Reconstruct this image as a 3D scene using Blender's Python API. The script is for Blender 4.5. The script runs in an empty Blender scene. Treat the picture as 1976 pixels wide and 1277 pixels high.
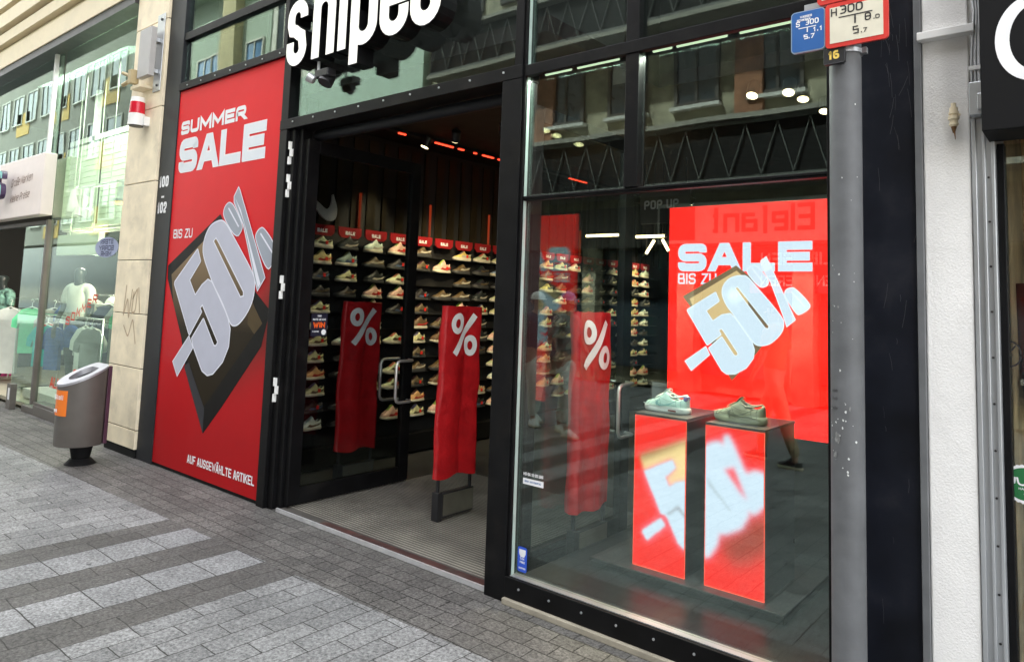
import bpy, bmesh, math, random
import numpy as np
from mathutils import Vector, Matrix
from mathutils.geometry import tessellate_polygon
R = math.radians
S = bpy.context.scene
C = S.collection

# ---------------------------------------------------------------- camera, sky, sun, exposure
cd = bpy.data.cameras.new("camera"); cam = bpy.data.objects.new("camera", cd); C.objects.link(cam)
ex = Vector((0.770, 0.637, 0.035)).normalized(); fw = Vector((-0.638, 0.765, 0.090))
fw = (fw - ex * fw.dot(ex)).normalized(); up = ex.cross(fw)
M = Matrix((ex, up, -fw)).transposed().to_4x4(); M.translation = (0.0, -3.136, 1.6)
cam.matrix_world = M
cd.sensor_width = 36; cd.lens = 25.14; cd.shift_x = 0.0; cd.shift_y = -0.0929; cd.clip_end = 600; cd.clip_start = 0.05
S.camera = cam
W = bpy.data.worlds.new("World"); S.world = W; W.use_nodes = True
nt = W.node_tree; bg = nt.nodes["Background"]; sky = nt.nodes.new("ShaderNodeTexSky")
sky.sky_type = 'NISHITA'; sky.sun_disc = False; sky.sun_elevation = R(61); sky.sun_rotation = R(-39)
sky.dust_density = 2.0; sky.air_density = 1.2
hs_ = nt.nodes.new("ShaderNodeHueSaturation"); hs_.inputs["Saturation"].default_value = .12   # thin bright haze pales the blue
nt.links.new(sky.outputs[0], hs_.inputs["Color"]); nt.links.new(hs_.outputs[0], bg.inputs[0]); bg.inputs[1].default_value = 0.15
sd = bpy.data.lights.new("sun", 'SUN'); sd.energy = 2.4; sd.angle = R(1.5); sd.color = (1, .965, .91)
sun = bpy.data.objects.new("sun", sd); C.objects.link(sun)
sun_dir = Vector((-0.40, 0.50, 1.15)).normalized()
sun.rotation_euler = sun_dir.to_track_quat('Z', 'Y').to_euler()
S.view_settings.view_transform = 'Standard'; S.view_settings.look = 'None'
S.view_settings.exposure = 3.0; S.view_settings.gamma = 1.0; S.view_settings.use_curve_mapping = False
S.render.engine = 'CYCLES'
S.cycles.transparent_max_bounces = 32; S.cycles.max_bounces = 10; S.cycles.glossy_bounces = 6; S.cycles.diffuse_bounces = 4
S.cycles.sample_clamp_indirect = 6.0; S.cycles.use_denoising = True; S.cycles.caustics_reflective = False

# ---------------------------------------------------------------- materials
def mat(name, col, rough=.6, metal=0., var=.12, scale=8., bump=0., bscale=60., spec=.5, emit=None, estr=0., dirt=0., coat=0.):
    m = bpy.data.materials.new(name); m.use_nodes = True; t = m.node_tree; b = t.nodes["Principled BSDF"]
    L = t.links.new; N = t.nodes.new
    b.inputs["Roughness"].default_value = rough; b.inputs["Metallic"].default_value = metal
    b.inputs["Specular IOR Level"].default_value = spec
    if coat: b.inputs["Coat Weight"].default_value = coat; b.inputs["Coat Roughness"].default_value = .05
    tc = N("ShaderNodeTexCoord")
    n = N("ShaderNodeTexNoise"); n.inputs["Scale"].default_value = scale; n.inputs["Detail"].default_value = 5; L(tc.outputs["Object"], n.inputs["Vector"])
    r = N("ShaderNodeMapRange"); r.inputs[1].default_value = .3; r.inputs[2].default_value = .7; r.inputs[3].default_value = 1 - var; r.inputs[4].default_value = 1 + var
    L(n.outputs[0], r.inputs[0])
    mx = N("ShaderNodeVectorMath"); mx.operation = 'SCALE'; mx.inputs[0].default_value = col; L(r.outputs[0], mx.inputs["Scale"])
    out = mx.outputs[0]
    if dirt:
        n2 = N("ShaderNodeTexNoise"); n2.inputs["Scale"].default_value = 3; n2.inputs["Detail"].default_value = 8; n2.inputs["Roughness"].default_value = .7; L(tc.outputs["Object"], n2.inputs["Vector"])
        r2 = N("ShaderNodeMapRange"); r2.inputs[1].default_value = .52; r2.inputs[2].default_value = .72; r2.inputs[4].default_value = dirt; L(n2.outputs[0], r2.inputs[0])
        mm = N("ShaderNodeMix"); mm.data_type = 'RGBA'; L(r2.outputs[0], mm.inputs[0]); L(out, mm.inputs[6]); mm.inputs[7].default_value = (.08, .07, .055, 1); out = mm.outputs[2]
    L(out, b.inputs["Base Color"])
    rr = N("ShaderNodeMapRange"); rr.inputs[3].default_value = max(.02, rough - .08); rr.inputs[4].default_value = min(1, rough + .1); L(n.outputs[0], rr.inputs[0]); L(rr.outputs[0], b.inputs["Roughness"])
    if bump:
        n3 = N("ShaderNodeTexNoise"); n3.inputs["Scale"].default_value = bscale; n3.inputs["Detail"].default_value = 4; L(tc.outputs["Object"], n3.inputs["Vector"])
        bp = N("ShaderNodeBump"); bp.inputs["Strength"].default_value = bump; bp.inputs["Distance"].default_value = .01; L(n3.outputs[0], bp.inputs["Height"]); L(bp.outputs[0], b.inputs["Normal"])
    if emit: b.inputs["Emission Color"].default_value = (*emit, 1); b.inputs["Emission Strength"].default_value = estr
    return m

def glass(name, f0=.065, tint=(.93, .97, .955), wav=.0, power=5.0):
    m = bpy.data.materials.new(name); m.use_nodes = True; t = m.node_tree; t.nodes.clear(); L = t.links.new; N = t.nodes.new
    o = N("ShaderNodeOutputMaterial"); mix = N("ShaderNodeMixShader"); tr = N("ShaderNodeBsdfTransparent"); gl = N("ShaderNodeBsdfGlossy")
    tr.inputs[0].default_value = (*tint, 1); gl.inputs["Roughness"].default_value = 0.0; gl.inputs[0].default_value = (.84, 1, .94, 1)
    g = N("ShaderNodeNewGeometry"); d = N("ShaderNodeVectorMath"); d.operation = 'DOT_PRODUCT'; L(g.outputs["Normal"], d.inputs[0]); L(g.outputs["Incoming"], d.inputs[1])
    a = N("ShaderNodeMath"); a.operation = 'ABSOLUTE'; L(d.outputs["Value"], a.inputs[0])
    s = N("ShaderNodeMath"); s.operation = 'SUBTRACT'; s.inputs[0].default_value = 1; L(a.outputs[0], s.inputs[1])
    p = N("ShaderNodeMath"); p.operation = 'POWER'; L(s.outputs[0], p.inputs[0]); p.inputs[1].default_value = power
    q = N("ShaderNodeMath"); q.operation = 'MULTIPLY_ADD'; L(p.outputs[0], q.inputs[0]); q.inputs[1].default_value = 1 - f0; q.inputs[2].default_value = f0
    L(q.outputs[0], mix.inputs[0]); L(tr.outputs[0], mix.inputs[1]); L(gl.outputs[0], mix.inputs[2]); L(mix.outputs[0], o.inputs[0])
    if wav:
        tc = N("ShaderNodeTexCoord"); n = N("ShaderNodeTexNoise"); n.inputs["Scale"].default_value = 1.3; n.inputs["Detail"].default_value = 1; L(tc.outputs["Object"], n.inputs["Vector"])
        bp = N("ShaderNodeBump"); bp.inputs["Strength"].default_value = 1; bp.inputs["Distance"].default_value = wav; L(n.outputs[0], bp.inputs["Height"]); L(bp.outputs[0], gl.inputs["Normal"])
    return m

def emi(name, col, s):
    m = bpy.data.materials.new(name); m.use_nodes = True; t = m.node_tree; b = t.nodes["Principled BSDF"]
    b.inputs["Base Color"].default_value = (.02, .02, .02, 1); b.inputs["Roughness"].default_value = .25
    b.inputs["Emission Color"].default_value = (*col, 1); b.inputs["Emission Strength"].default_value = s
    # the faint cell pattern of a lit surface
    tc = t.nodes.new("ShaderNodeTexCoord"); n = t.nodes.new("ShaderNodeTexNoise"); n.inputs["Scale"].default_value = 90; t.links.new(tc.outputs["Object"], n.inputs["Vector"])
    r = t.nodes.new("ShaderNodeMapRange"); r.inputs[3].default_value = s * .93; r.inputs[4].default_value = s * 1.07; t.links.new(n.outputs[0], r.inputs[0]); t.links.new(r.outputs[0], b.inputs["Emission Strength"])
    return m

K = {}
K['black'] = mat('black_powder_coat', (.004, .004, .0045), .45, var=.35, scale=7, dirt=.10, spec=.18)
K['anthracite'] = mat('anthracite_frame', (.014, .015, .018), .42, var=.2, spec=.25)
K['blackmatt'] = mat('black_matt', (.0045, .0045, .005), .7, var=.2, spec=.2)
K['column'] = mat('dark_blue_black_cladding', (.0050, .0062, .011), .45, var=.6, scale=3, dirt=.12, spec=.22)
K['steelgrey'] = mat('grey_edge_profile', (.13, .135, .14), .45, var=.15)
K['chrome'] = mat('polished_steel', (.75, .75, .74), .18, 1., var=.05)
K['alu'] = mat('anodised_aluminium', (.52, .54, .56), .38, .7, var=.1, scale=4)
K['white'] = mat('white_paint', (.8, .8, .78), .45, var=.05)
K['whitemark'] = mat('white_vinyl', (.85, .85, .87), .5, var=.03)
K['cream'] = mat('travertine_cladding', (.86, .75, .55), .6, var=.13, scale=5, bump=.08, bscale=25, dirt=.26)
K['creampaint'] = mat('cream_cladding', (.78, .68, .48), .55, var=.07, scale=3, dirt=.15)
K['concrete'] = mat('concrete_sill', (.30, .27, .21), .85, var=.2, bump=.2, dirt=.3)
K['pole'] = mat('grey_pole_paint', (.112, .116, .122), .6, var=.18, scale=9, bump=.05, bscale=120, dirt=.14)
K['brownmetal'] = mat('grey_brown_metal', (.118, .106, .094), .42, var=.12, scale=6, dirt=.12)
K['red'] = mat('red_print', (.62, .012, .018), .42, var=.04)
K['redcloth'] = mat('red_banner_cloth', (.46, .009, .013), .42, var=.25, scale=7, bump=1.0, bscale=14, spec=.4)
K['orange'] = mat('orange_sticker', (.85, .20, .02), .5, var=.05)
K['blue'] = mat('blue_sign', (.03, .12, .36), .35, var=.1, dirt=.05)
K['signwhite'] = mat('cream_sign_face', (.72, .68, .55), .4, var=.07, scale=14, dirt=.06)
K['signred'] = mat('red_sign_border', (.62, .04, .03), .4, var=.08)
K['ink'] = mat('black_ink', (.02, .018, .02), .5)
K['yellowink'] = mat('yellow_ink', (.85, .6, .12), .5)
K['stickerblue'] = mat('bright_blue_sticker', (.03, .1, .62), .35, var=.05)
K['green'] = mat('green_sticker', (.02, .16, .05), .4, var=.08)
K['teal'] = mat('teal_letter', (.02, .45, .42), .35)
K['pinkred'] = mat('magenta_letter', (.5, .03, .12), .35)
K['sidepurple'] = mat('dark_letter_return', (.06, .035, .09), .4)
K['signface'] = mat('pale_pink_fascia', (.80, .70, .66), .35, var=.03)
K['slat'] = mat('pale_slatwall', (.66, .74, .58), .55, var=.04)
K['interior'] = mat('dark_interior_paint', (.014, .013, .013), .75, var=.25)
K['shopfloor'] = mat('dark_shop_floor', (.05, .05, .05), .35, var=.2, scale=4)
K['wood'] = mat('brown_wood', (.42, .20, .07), .5, var=.3, scale=4)
K['stone_in'] = mat('brown_interior_wall', (.42, .28, .16), .7, var=.45, scale=5, bump=.2, bscale=9)
K['dark'] = mat('dark_plastic', (.02, .02, .022), .4)
K['pedside'] = mat('black_laminate', (.016, .017, .022), .3, var=.15)
K['platform'] = mat('grey_platform_laminate', (.06, .066, .066), .35, var=.15)
K['glass'] = glass('window_glass', .08, wav=.0011)
K['glassdoor'] = glass('door_glass', .045, tint=(.72, .74, .74))
K['glassdoor2'] = glass('door_glass_clear', .075, tint=(.9, .93, .92))
K['glassleft'] = glass('neighbour_glass', .05, tint=(.90, .97, .92), wav=.0006)
K['glassedge'] = mat('glass_edge', (.42, .55, .50), .2, var=.1)
K['pane'] = mat('reflective_far_pane', (.025, .035, .045), .06, var=.2, spec=1.0)
K['palerender'] = mat('pale_render', (.62, .60, .54), .8, var=.08, scale=1.2, dirt=.1)
K['beigerender'] = mat('brown_beige_render', (.29, .275, .20), .8, var=.5, scale=2.2, bump=.3, bscale=12, dirt=.3)
K['greyrender'] = mat('grey_render', (.13, .13, .115), .8, var=.1, scale=1)
K['yellowpanel'] = mat('ochre_panel', (.30, .19, .03), .6, var=.1)
K['stucco'] = mat('white_stucco', (.85, .84, .82), .85, var=.05, scale=5, bump=.32, bscale=150, dirt=.10)
K['skin'] = mat('skin', (.45, .27, .19), .5, var=.08)
K['mannequin'] = mat('dark_mannequin', (.035, .045, .042), .35)
K['tan'] = mat('mannequin_tan', (.42, .27, .18), .5)
K['denim'] = mat('blue_denim', (.03, .085, .28), .8, var=.2, scale=30)
K['shirtwhite'] = mat('white_jersey', (.74, .76, .70), .8, var=.06, bump=.2, bscale=20)
K['shirtgrey'] = mat('grey_fabric', (.25, .27, .25), .85, var=.12)
K['shirtnavy'] = mat('navy_fabric', (.025, .03, .06), .85, var=.12)
K['mint'] = mat('mint_fabric', (.15, .68, .36), .8, var=.08)
K['olive'] = mat('olive_fabric', (.18, .19, .13), .85, var=.15)
K['pink'] = mat('pink_shell', (.72, .05, .30), .35)
K['bluecap'] = mat('blue_cap_cloth', (.25, .30, .62), .8)
K['hair'] = mat('brown_hair', (.06, .035, .02), .7, var=.3, scale=40)
K['brick_dark'] = mat('dark_rack', (.03, .03, .03), .6)
K['trackwhite'] = mat('white_track_metal', (.75, .78, .72), .4)

# ---------------------------------------------------------------- mesh builder
class MB:
    def __init__(s): s.v = []; s.f = []; s.m = []; s.sm = []
    def add(s, vs, fs, mi=0, smooth=False):
        o = len(s.v); s.v += [tuple(p) for p in vs]
        for f in fs: s.f.append([o + i for i in f]); s.m.append(mi); s.sm.append(smooth)
    def box(s, x0, x1, y0, y1, z0, z1, mi=0):
        if x0 > x1: x0, x1 = x1, x0
        if y0 > y1: y0, y1 = y1, y0
        if z0 > z1: z0, z1 = z1, z0
        v = [(x0,y0,z0),(x1,y0,z0),(x1,y1,z0),(x0,y1,z0),(x0,y0,z1),(x1,y0,z1),(x1,y1,z1),(x0,y1,z1)]
        s.add(v, [(0,3,2,1),(4,5,6,7),(0,1,5,4),(1,2,6,5),(2,3,7,6),(3,0,4,7)], mi); return s
    def obox(s, o, a, b, c, mi=0):
        o, a, b, c = map(Vector, (o, a, b, c))
        v = [o, o+a, o+a+b, o+b, o+c, o+a+c, o+a+b+c, o+b+c]
        fl = a.cross(b).dot(c) < 0
        F = [(0,3,2,1),(4,5,6,7),(0,1,5,4),(1,2,6,5),(2,3,7,6),(3,0,4,7)]
        s.add(v, [f[::-1] for f in F] if fl else F, mi); return s
    def cyl(s, p, q, r, n=16, r2=None, mi=0, cap=True):
        p, q = Vector(p), Vector(q); d = (q - p).normalized(); a = d.orthogonal().normalized(); b = d.cross(a); r2 = r if r2 is None else r2
        v = [p + (a*math.cos(2*math.pi*i/n) + b*math.sin(2*math.pi*i/n))*r for i in range(n)] + [q + (a*math.cos(2*math.pi*i/n) + b*math.sin(2*math.pi*i/n))*r2 for i in range(n)]
        s.add(v, [(i, (i+1) % n, n+(i+1) % n, n+i) for i in range(n)], mi, True)
        if cap: s.add(v[:n], [tuple(range(n))[::-1]], mi); s.add(v[n:], [tuple(range(n))], mi)
        return s
    def tube(s, pts, r, n=10, mi=0):
        pts = [Vector(p) for p in pts]; rings = []; a = None
        for i, p in enumerate(pts):
            d = ((pts[i+1] if i+1 < len(pts) else p) - (pts[i-1] if i else p)).normalized()
            if a is None: a = d.orthogonal().normalized()
            a = (a - d*a.dot(d)).normalized(); b = d.cross(a)
            rings.append([p + (a*math.cos(2*math.pi*k/n) + b*math.sin(2*math.pi*k/n))*r for k in range(n)])
        s.loft(rings, mi=mi); return s
    def loft(s, rings, closed=True, caps=True, mi=0, smooth=True):
        n = len(rings[0]); v = [p for r_ in rings for p in r_]; F = []
        for i in range(len(rings)-1):
            for k in range(n if closed else n-1):
                k2 = (k+1) % n; F.append((i*n+k, i*n+k2, (i+1)*n+k2, (i+1)*n+k))
        s.add(v, F, mi, smooth)
        if caps and closed: s.add(rings[0], [tuple(range(n))[::-1]], mi); s.add(rings[-1], [tuple(range(n))], mi)
        return s
    def poly(s, o, u, v, pts, holes=(), depth=0., mi=0, side_mi=None):
        """flat polygon (with holes) in the plane o + a*u + b*v, optionally extruded back by depth along -(u x v)"""
        o, u, v = map(Vector, (o, u, v)); nrm = u.cross(v).normalized()
        loops = [list(pts)] + [list(h) for h in holes]
        def area(l): return sum(l[i-1][0]*l[i][1] - l[i][0]*l[i-1][1] for i in range(len(l)))
        loops = [l if (area(l) > 0) == (k == 0) else l[::-1] for k, l in enumerate(loops)]
        flat = [Vector((a, b, 0)) for l in loops for a, b in l]
        tri = tessellate_polygon([[Vector((a, b, 0)) for a, b in l] for l in loops])
        W3 = [o + u*p.x + v*p.y for p in flat]
        F = []
        for t in tri:
            a, b, c = (flat[i] for i in t)
            F.append(tuple(t) if (b-a).cross(c-a).z > 0 else tuple(t[::-1]))
        s.add(W3, F, mi)
        if depth:
            B3 = [p - nrm*depth for p in W3]; s.add(B3, [f[::-1] for f in F], mi if side_mi is None else side_mi)
            i0 = 0
            for l in loops:
                n = len(l); vs = W3[i0:i0+n] + B3[i0:i0+n]
                s.add(vs, [(n+k, n+(k+1) % n, (k+1) % n, k) for k in range(n)], mi if side_mi is None else side_mi); i0 += n
        return s
    def build(s, name, mats, parent=None, local=False, base=None, bevel=0., auto=None):
        me = bpy.data.meshes.new(name); off = Vector((0, 0, 0))
        if parent is not None and not local:
            p = parent
            while p is not None: off += p.location; p = p.parent
        elif base is not None: off = Vector(base)
        elif parent is None and not local and s.v:
            a = np.array(s.v); off = Vector(((a[:,0].min()+a[:,0].max())/2, (a[:,1].min()+a[:,1].max())/2, a[:,2].min()))
        me.from_pydata([(p[0]-off.x, p[1]-off.y, p[2]-off.z) for p in s.v], [], s.f)
        if not isinstance(mats, (list, tuple)): mats = [mats]
        for m in mats: me.materials.append(m)
        me.polygons.foreach_set("material_index", s.m); me.polygons.foreach_set("use_smooth", s.sm); me.update()
        o = bpy.data.objects.new(name, me); C.objects.link(o)
        if parent is not None: o.parent = parent
        else: o.location = off
        if bevel:
            b = o.modifiers.new("bevel", 'BEVEL'); b.width = bevel; b.segments = 2; b.limit_method = 'ANGLE'; b.angle_limit = R(40)
        return o

def tag(o, label=None, cat=None, group=None, kind=None):
    if label: o["label"] = label
    if cat: o["category"] = cat
    if group: o["group"] = group
    if kind: o["kind"] = kind
    return o
def empty(name, loc, label, cat, group=None, rz=0.):
    o = bpy.data.objects.new(name, None); C.objects.link(o); o.location = loc; o.rotation_euler = (0, 0, rz); o.empty_display_size = .1
    return tag(o, label, cat, group)
def copy_tree(o, parent=None):
    c = o.copy(); C.objects.link(c); c.parent = parent
    for ch in list(o.children): copy_tree(ch, c)
    return c
def chaikin(p, k=2):
    for _ in range(k):
        q = []
        for i in range(len(p)):
            a, b = p[i], p[(i+1) % len(p)]
            q += [(a[0]*.75+b[0]*.25, a[1]*.75+b[1]*.25), (a[0]*.25+b[0]*.75, a[1]*.25+b[1]*.75)]
        p = q
    return p
def soft(p, keep=.82):
    """slightly round every corner of a traced outline"""
    q = []
    for i in range(len(p)):
        a, b, c = p[i-1], p[i], p[(i+1) % len(p)]
        q += [(b[0]*keep+a[0]*(1-keep), b[1]*keep+a[1]*(1-keep)), b, (b[0]*keep+c[0]*(1-keep), b[1]*keep+c[1]*(1-keep))]
    return q

def raster(poly, w, h):
    yy, xx = np.mgrid[0:h, 0:w]; px = (xx+.5)/w; py = (yy+.5)/h; ins = np.zeros((h, w), bool); n = len(poly)
    for i in range(n):
        x1, y1 = poly[i-1]; x2, y2 = poly[i]
        if y1 == y2: continue
        c = ((y1 > py) != (y2 > py)) & (px < (x2-x1)*(py-y1)/(y2-y1)+x1); ins ^= c
    return ins.astype(float)
def blur(a, s):
    k = np.exp(-.5*(np.arange(-3*s, 3*s+1)/s)**2); k /= k.sum(); p = 3*s
    a = np.pad(a, p, mode='edge'); a = np.apply_along_axis(lambda r: np.convolve(r, k, 'valid'), 1, a); return np.apply_along_axis(lambda r: np.convolve(r, k, 'valid'), 0, a)
def picture(name, img, x0, x1, z0, z1, y, parent, glow=0., rough=.4):
    """a flat printed or lit picture: a fine grid that carries its colours per vertex"""
    h, w = img.shape[:2]; mb = MB(); V = [(x0+(x1-x0)*i/(w-1), y, z0+(z1-z0)*j/(h-1)) for j in range(h) for i in range(w)]
    mb.add(V, [(j*w+i, j*w+i+1, (j+1)*w+i+1, (j+1)*w+i) for j in range(h-1) for i in range(w-1)])
    m = bpy.data.materials.new(name); m.use_nodes = True; t = m.node_tree; b = t.nodes["Principled BSDF"]; at = t.nodes.new("ShaderNodeVertexColor"); at.layer_name = "image"; b.inputs["Roughness"].default_value = rough; b.inputs["Specular IOR Level"].default_value = .18
    tc = t.nodes.new("ShaderNodeTexCoord"); n = t.nodes.new("ShaderNodeTexNoise"); n.inputs["Scale"].default_value = 40 if glow else 4; t.links.new(tc.outputs["Object"], n.inputs["Vector"])
    r = t.nodes.new("ShaderNodeMapRange"); r.inputs[3].default_value = .94; r.inputs[4].default_value = 1.06; t.links.new(n.outputs[0], r.inputs[0])
    sc = t.nodes.new("ShaderNodeVectorMath"); sc.operation = 'SCALE'; t.links.new(at.outputs[0], sc.inputs[0]); t.links.new(r.outputs[0], sc.inputs["Scale"])
    if glow: t.links.new(sc.outputs[0], b.inputs["Emission Color"]); b.inputs["Emission Strength"].default_value = glow; b.inputs["Base Color"].default_value = (.02, .02, .02, 1)
    else: t.links.new(sc.outputs[0], b.inputs["Base Color"])
    o = mb.build(name, m, parent); ca = o.data.color_attributes.new("image", 'FLOAT_COLOR', 'POINT')
    ca.data.foreach_set("color", np.concatenate([img.reshape(-1, 3), np.ones((w*h, 1))], 1).ravel().astype(np.float32)); return o

# ---------------------------------------------------------------- stroke lettering
def arc(cx, cy, rx, ry, a0, a1, n=8):
    return [(cx+rx*math.cos(R(a0+(a1-a0)*i/n)), cy+ry*math.sin(R(a0+(a1-a0)*i/n))) for i in range(n+1)]
G = {
 'A': [[(0,0),(.40,1),(.60,1),(1,0)], [(.16,.30),(.84,.30)]], 'B': [[(0,0),(0,1),(.9,1),(.9,.5),(0,.5)], [(.9,.5),(1,.45),(1,0),(0,0)]],
 'C': [[(1,.8),(1,1),(0,1),(0,0),(1,0),(1,.2)]], 'D': [[(0,0),(0,1),(.8,1),(1,.8),(1,.2),(.8,0),(0,0)]],
 'E': [[(1,1),(0,1),(0,0),(1,0)], [(0,.5),(.9,.5)]], 'F': [[(1,1),(0,1),(0,0)], [(0,.5),(.85,.5)]],
 'G': [[(1,.8),(1,1),(0,1),(0,0),(1,0),(1,.45),(.55,.45)]], 'H': [[(0,0),(0,1)], [(1,0),(1,1)], [(0,.5),(1,.5)]],
 'I': [[(.5,0),(.5,1)]], 'K': [[(0,0),(0,1)], [(1,1),(.1,.45)], [(.3,.6),(1,0)]], 'L': [[(0,1),(0,0),(1,0)]],
 'M': [[(0,0),(0,1),(.5,.25),(1,1),(1,0)]], 'N': [[(0,0),(0,1),(1,0),(1,1)]], 'O': [[(0,.5),(0,1),(1,1),(1,0),(0,0),(0,.5)]],
 'P': [[(0,0),(0,1),(1,1),(1,.45),(0,.45)]], 'R': [[(0,0),(0,1),(1,1),(1,.45),(0,.45)], [(.55,.45),(1,0)]],
 'S': [[(1,.74),(1,1),(0,1),(0,.50),(1,.50),(1,0),(0,0),(0,.26)]], 'T': [[(0,1),(1,1)], [(.5,1),(.5,0)]],
 'U': [[(0,1),(0,0),(1,0),(1,1)]], 'V': [[(0,1),(.5,0),(1,1)]], 'W': [[(0,1),(.25,0),(.5,.8),(.75,0),(1,1)]],
 'X': [[(0,0),(1,1)], [(0,1),(1,0)]], 'Y': [[(0,1),(.5,.5),(1,1)], [(.5,.5),(.5,0)]], 'Z': [[(0,1),(1,1),(0,0),(1,0)]],
 '0': [[(0,.5),(0,1),(1,1),(1,0),(0,0),(0,.5)]], '1': [[(.15,.75),(.6,1),(.6,0)]], '2': [[(0,.78),(0,1),(1,1),(1,.55),(0,.15),(0,0),(1,0)]],
 '3': [[(0,1),(1,1),(1,0),(0,0)], [(.25,.5),(1,.5)]], '5': [[(1,1),(0,1),(0,.55),(1,.55),(1,0),(0,0)]], '6': [[(1,1),(0,1),(0,0),(1,0),(1,.55),(0,.55)]],
 '7': [[(0,1),(1,1),(.35,0)]], '8': [[(0,.52),(0,1),(1,1),(1,0),(0,0),(0,.52),(1,.52)]], '-': [[(.1,.5),(.9,.5)]], '.': [[(.4,0),(.4,.14)]], '!': [[(.5,1),(.5,.3)], [(.5,0),(.5,.1)]],
 'e': [[(0,.35),(1,.35),(1,.7),(0,.7),(0,0),(.95,0)]], 'l': [[(.5,0),(.5,1)]], 'f': [[(.9,1),(.4,1),(.4,-.1)], [(.1,.65),(.8,.65)]], 'a': [[(.05,.7),(1,.7),(1,0),(0,0),(0,.4),(1,.4)]],
 'n': [[(0,0),(0,.7),(1,.7),(1,0)]], 't': [[(.4,1),(.4,0),(.9,0)], [(.05,.7),(.85,.7)]], 'z': [[(0,.7),(1,.7),(0,0),(1,0)]], 'r': [[(0,0),(0,.7),(.9,.7)]],
 'o': [[(0,.3),(0,.7),(1,.7),(1,0),(0,0),(0,.3)]], 's': [[(1,.7),(0,.7),(0,.35),(1,.35),(1,0),(0,0)]], 'k': [[(0,0),(0,1)], [(.9,.7),(.1,.3)], [(.3,.42),(.9,0)]], 'i': [[(.5,0),(.5,.7)], [(.5,.88),(.5,1)]],
 'm': [[(0,0),(0,.7),(1,.7),(1,0)], [(.5,.7),(.5,0)]], 'u': [[(0,.7),(0,0),(1,0),(1,.7)]], ' ': [],
}
def round_path(p, r):
    if len(p) < 3: return p
    q = [p[0]]
    for a, b, c in zip(p, p[1:], p[2:]):
        A, B, D = Vector(a), Vector(b), Vector(c); la, lc = (A-B).length, (D-B).length
        if la < 1e-6 or lc < 1e-6: continue
        k = min(r, la*.48, lc*.48); s_, e_ = B+(A-B)/la*k, B+(D-B)/lc*k
        for i in range(5):
            t = i/4; q.append(tuple(s_*(1-t)**2 + B*2*t*(1-t) + e_*t*t))
    q.append(p[-1]); return q
def ribbon(mb, path, t, o, u, v, n, lift=0., mi=0, thick=0., flat=None):
    P = [Vector(p) for p in path]; Lp, Rp = [], []
    for i, p in enumerate(P):
        d1 = (p-P[i-1]).normalized() if i else (P[1]-p).normalized()
        d2 = (P[i+1]-p).normalized() if i+1 < len(P) else d1
        n1 = Vector((-d1.y, d1.x)); n2 = Vector((-d2.y, d2.x)); m = (n1+n2)
        m = m.normalized() if m.length > 1e-4 else n1
        k = 1/max(.45, m.dot(n1)); Lp.append(p+m*t/2*k); Rp.append(p-m*t/2*k)
    if flat:
        for j, (p, d) in ((0, (P[0], (P[1]-P[0]).normalized())), (len(P)-1, (P[-1], (P[-1]-P[-2]).normalized()))):
            if abs(d.y) < .5 or abs(d.x) < .03: continue
            ty = min(flat, key=lambda q: abs(q-p.y))
            if abs(ty-p.y) > t*1.2: continue
            for Q in (Lp, Rp): Q[j] = Q[j]+d*((ty-Q[j].y)/d.y)
    o, u, v, n = map(Vector, (o, u, v, n)); w = lambda q: o+u*q.x+v*q.y+n*lift
    V = [w(q) for q in Lp]+[w(q) for q in Rp]; c = len(P)
    flip = u.cross(v).dot(n) < 0
    F = [((i, c+i, c+i+1, i+1) if not flip else (i+1, c+i+1, c+i, i)) for i in range(c-1)]
    mb.add(V, F, mi)
    if thick:
        B = [q-n*thick for q in V]; k = len(V)
        F2 = []
        for i in range(c-1): F2 += [(i+1, k+i+1, k+i, i), (c+i, k+c+i, k+c+i+1, c+i+1)]
        F2 += [(0, k, k+c, c), (c-1+c, k+c-1+c, k+c-1, c-1)]
        mb.add(V+B, F2 if not flip else [f[::-1] for f in F2], mi)
NARROW = {'I': .25, 'i': .25, 'l': .25, '1': .6, '.': .3, '!': .3, 'f': .6, 't': .7, ' ': .45, 'M': 1.25, 'W': 1.3, 'm': 1.3, '-': .6}
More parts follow.
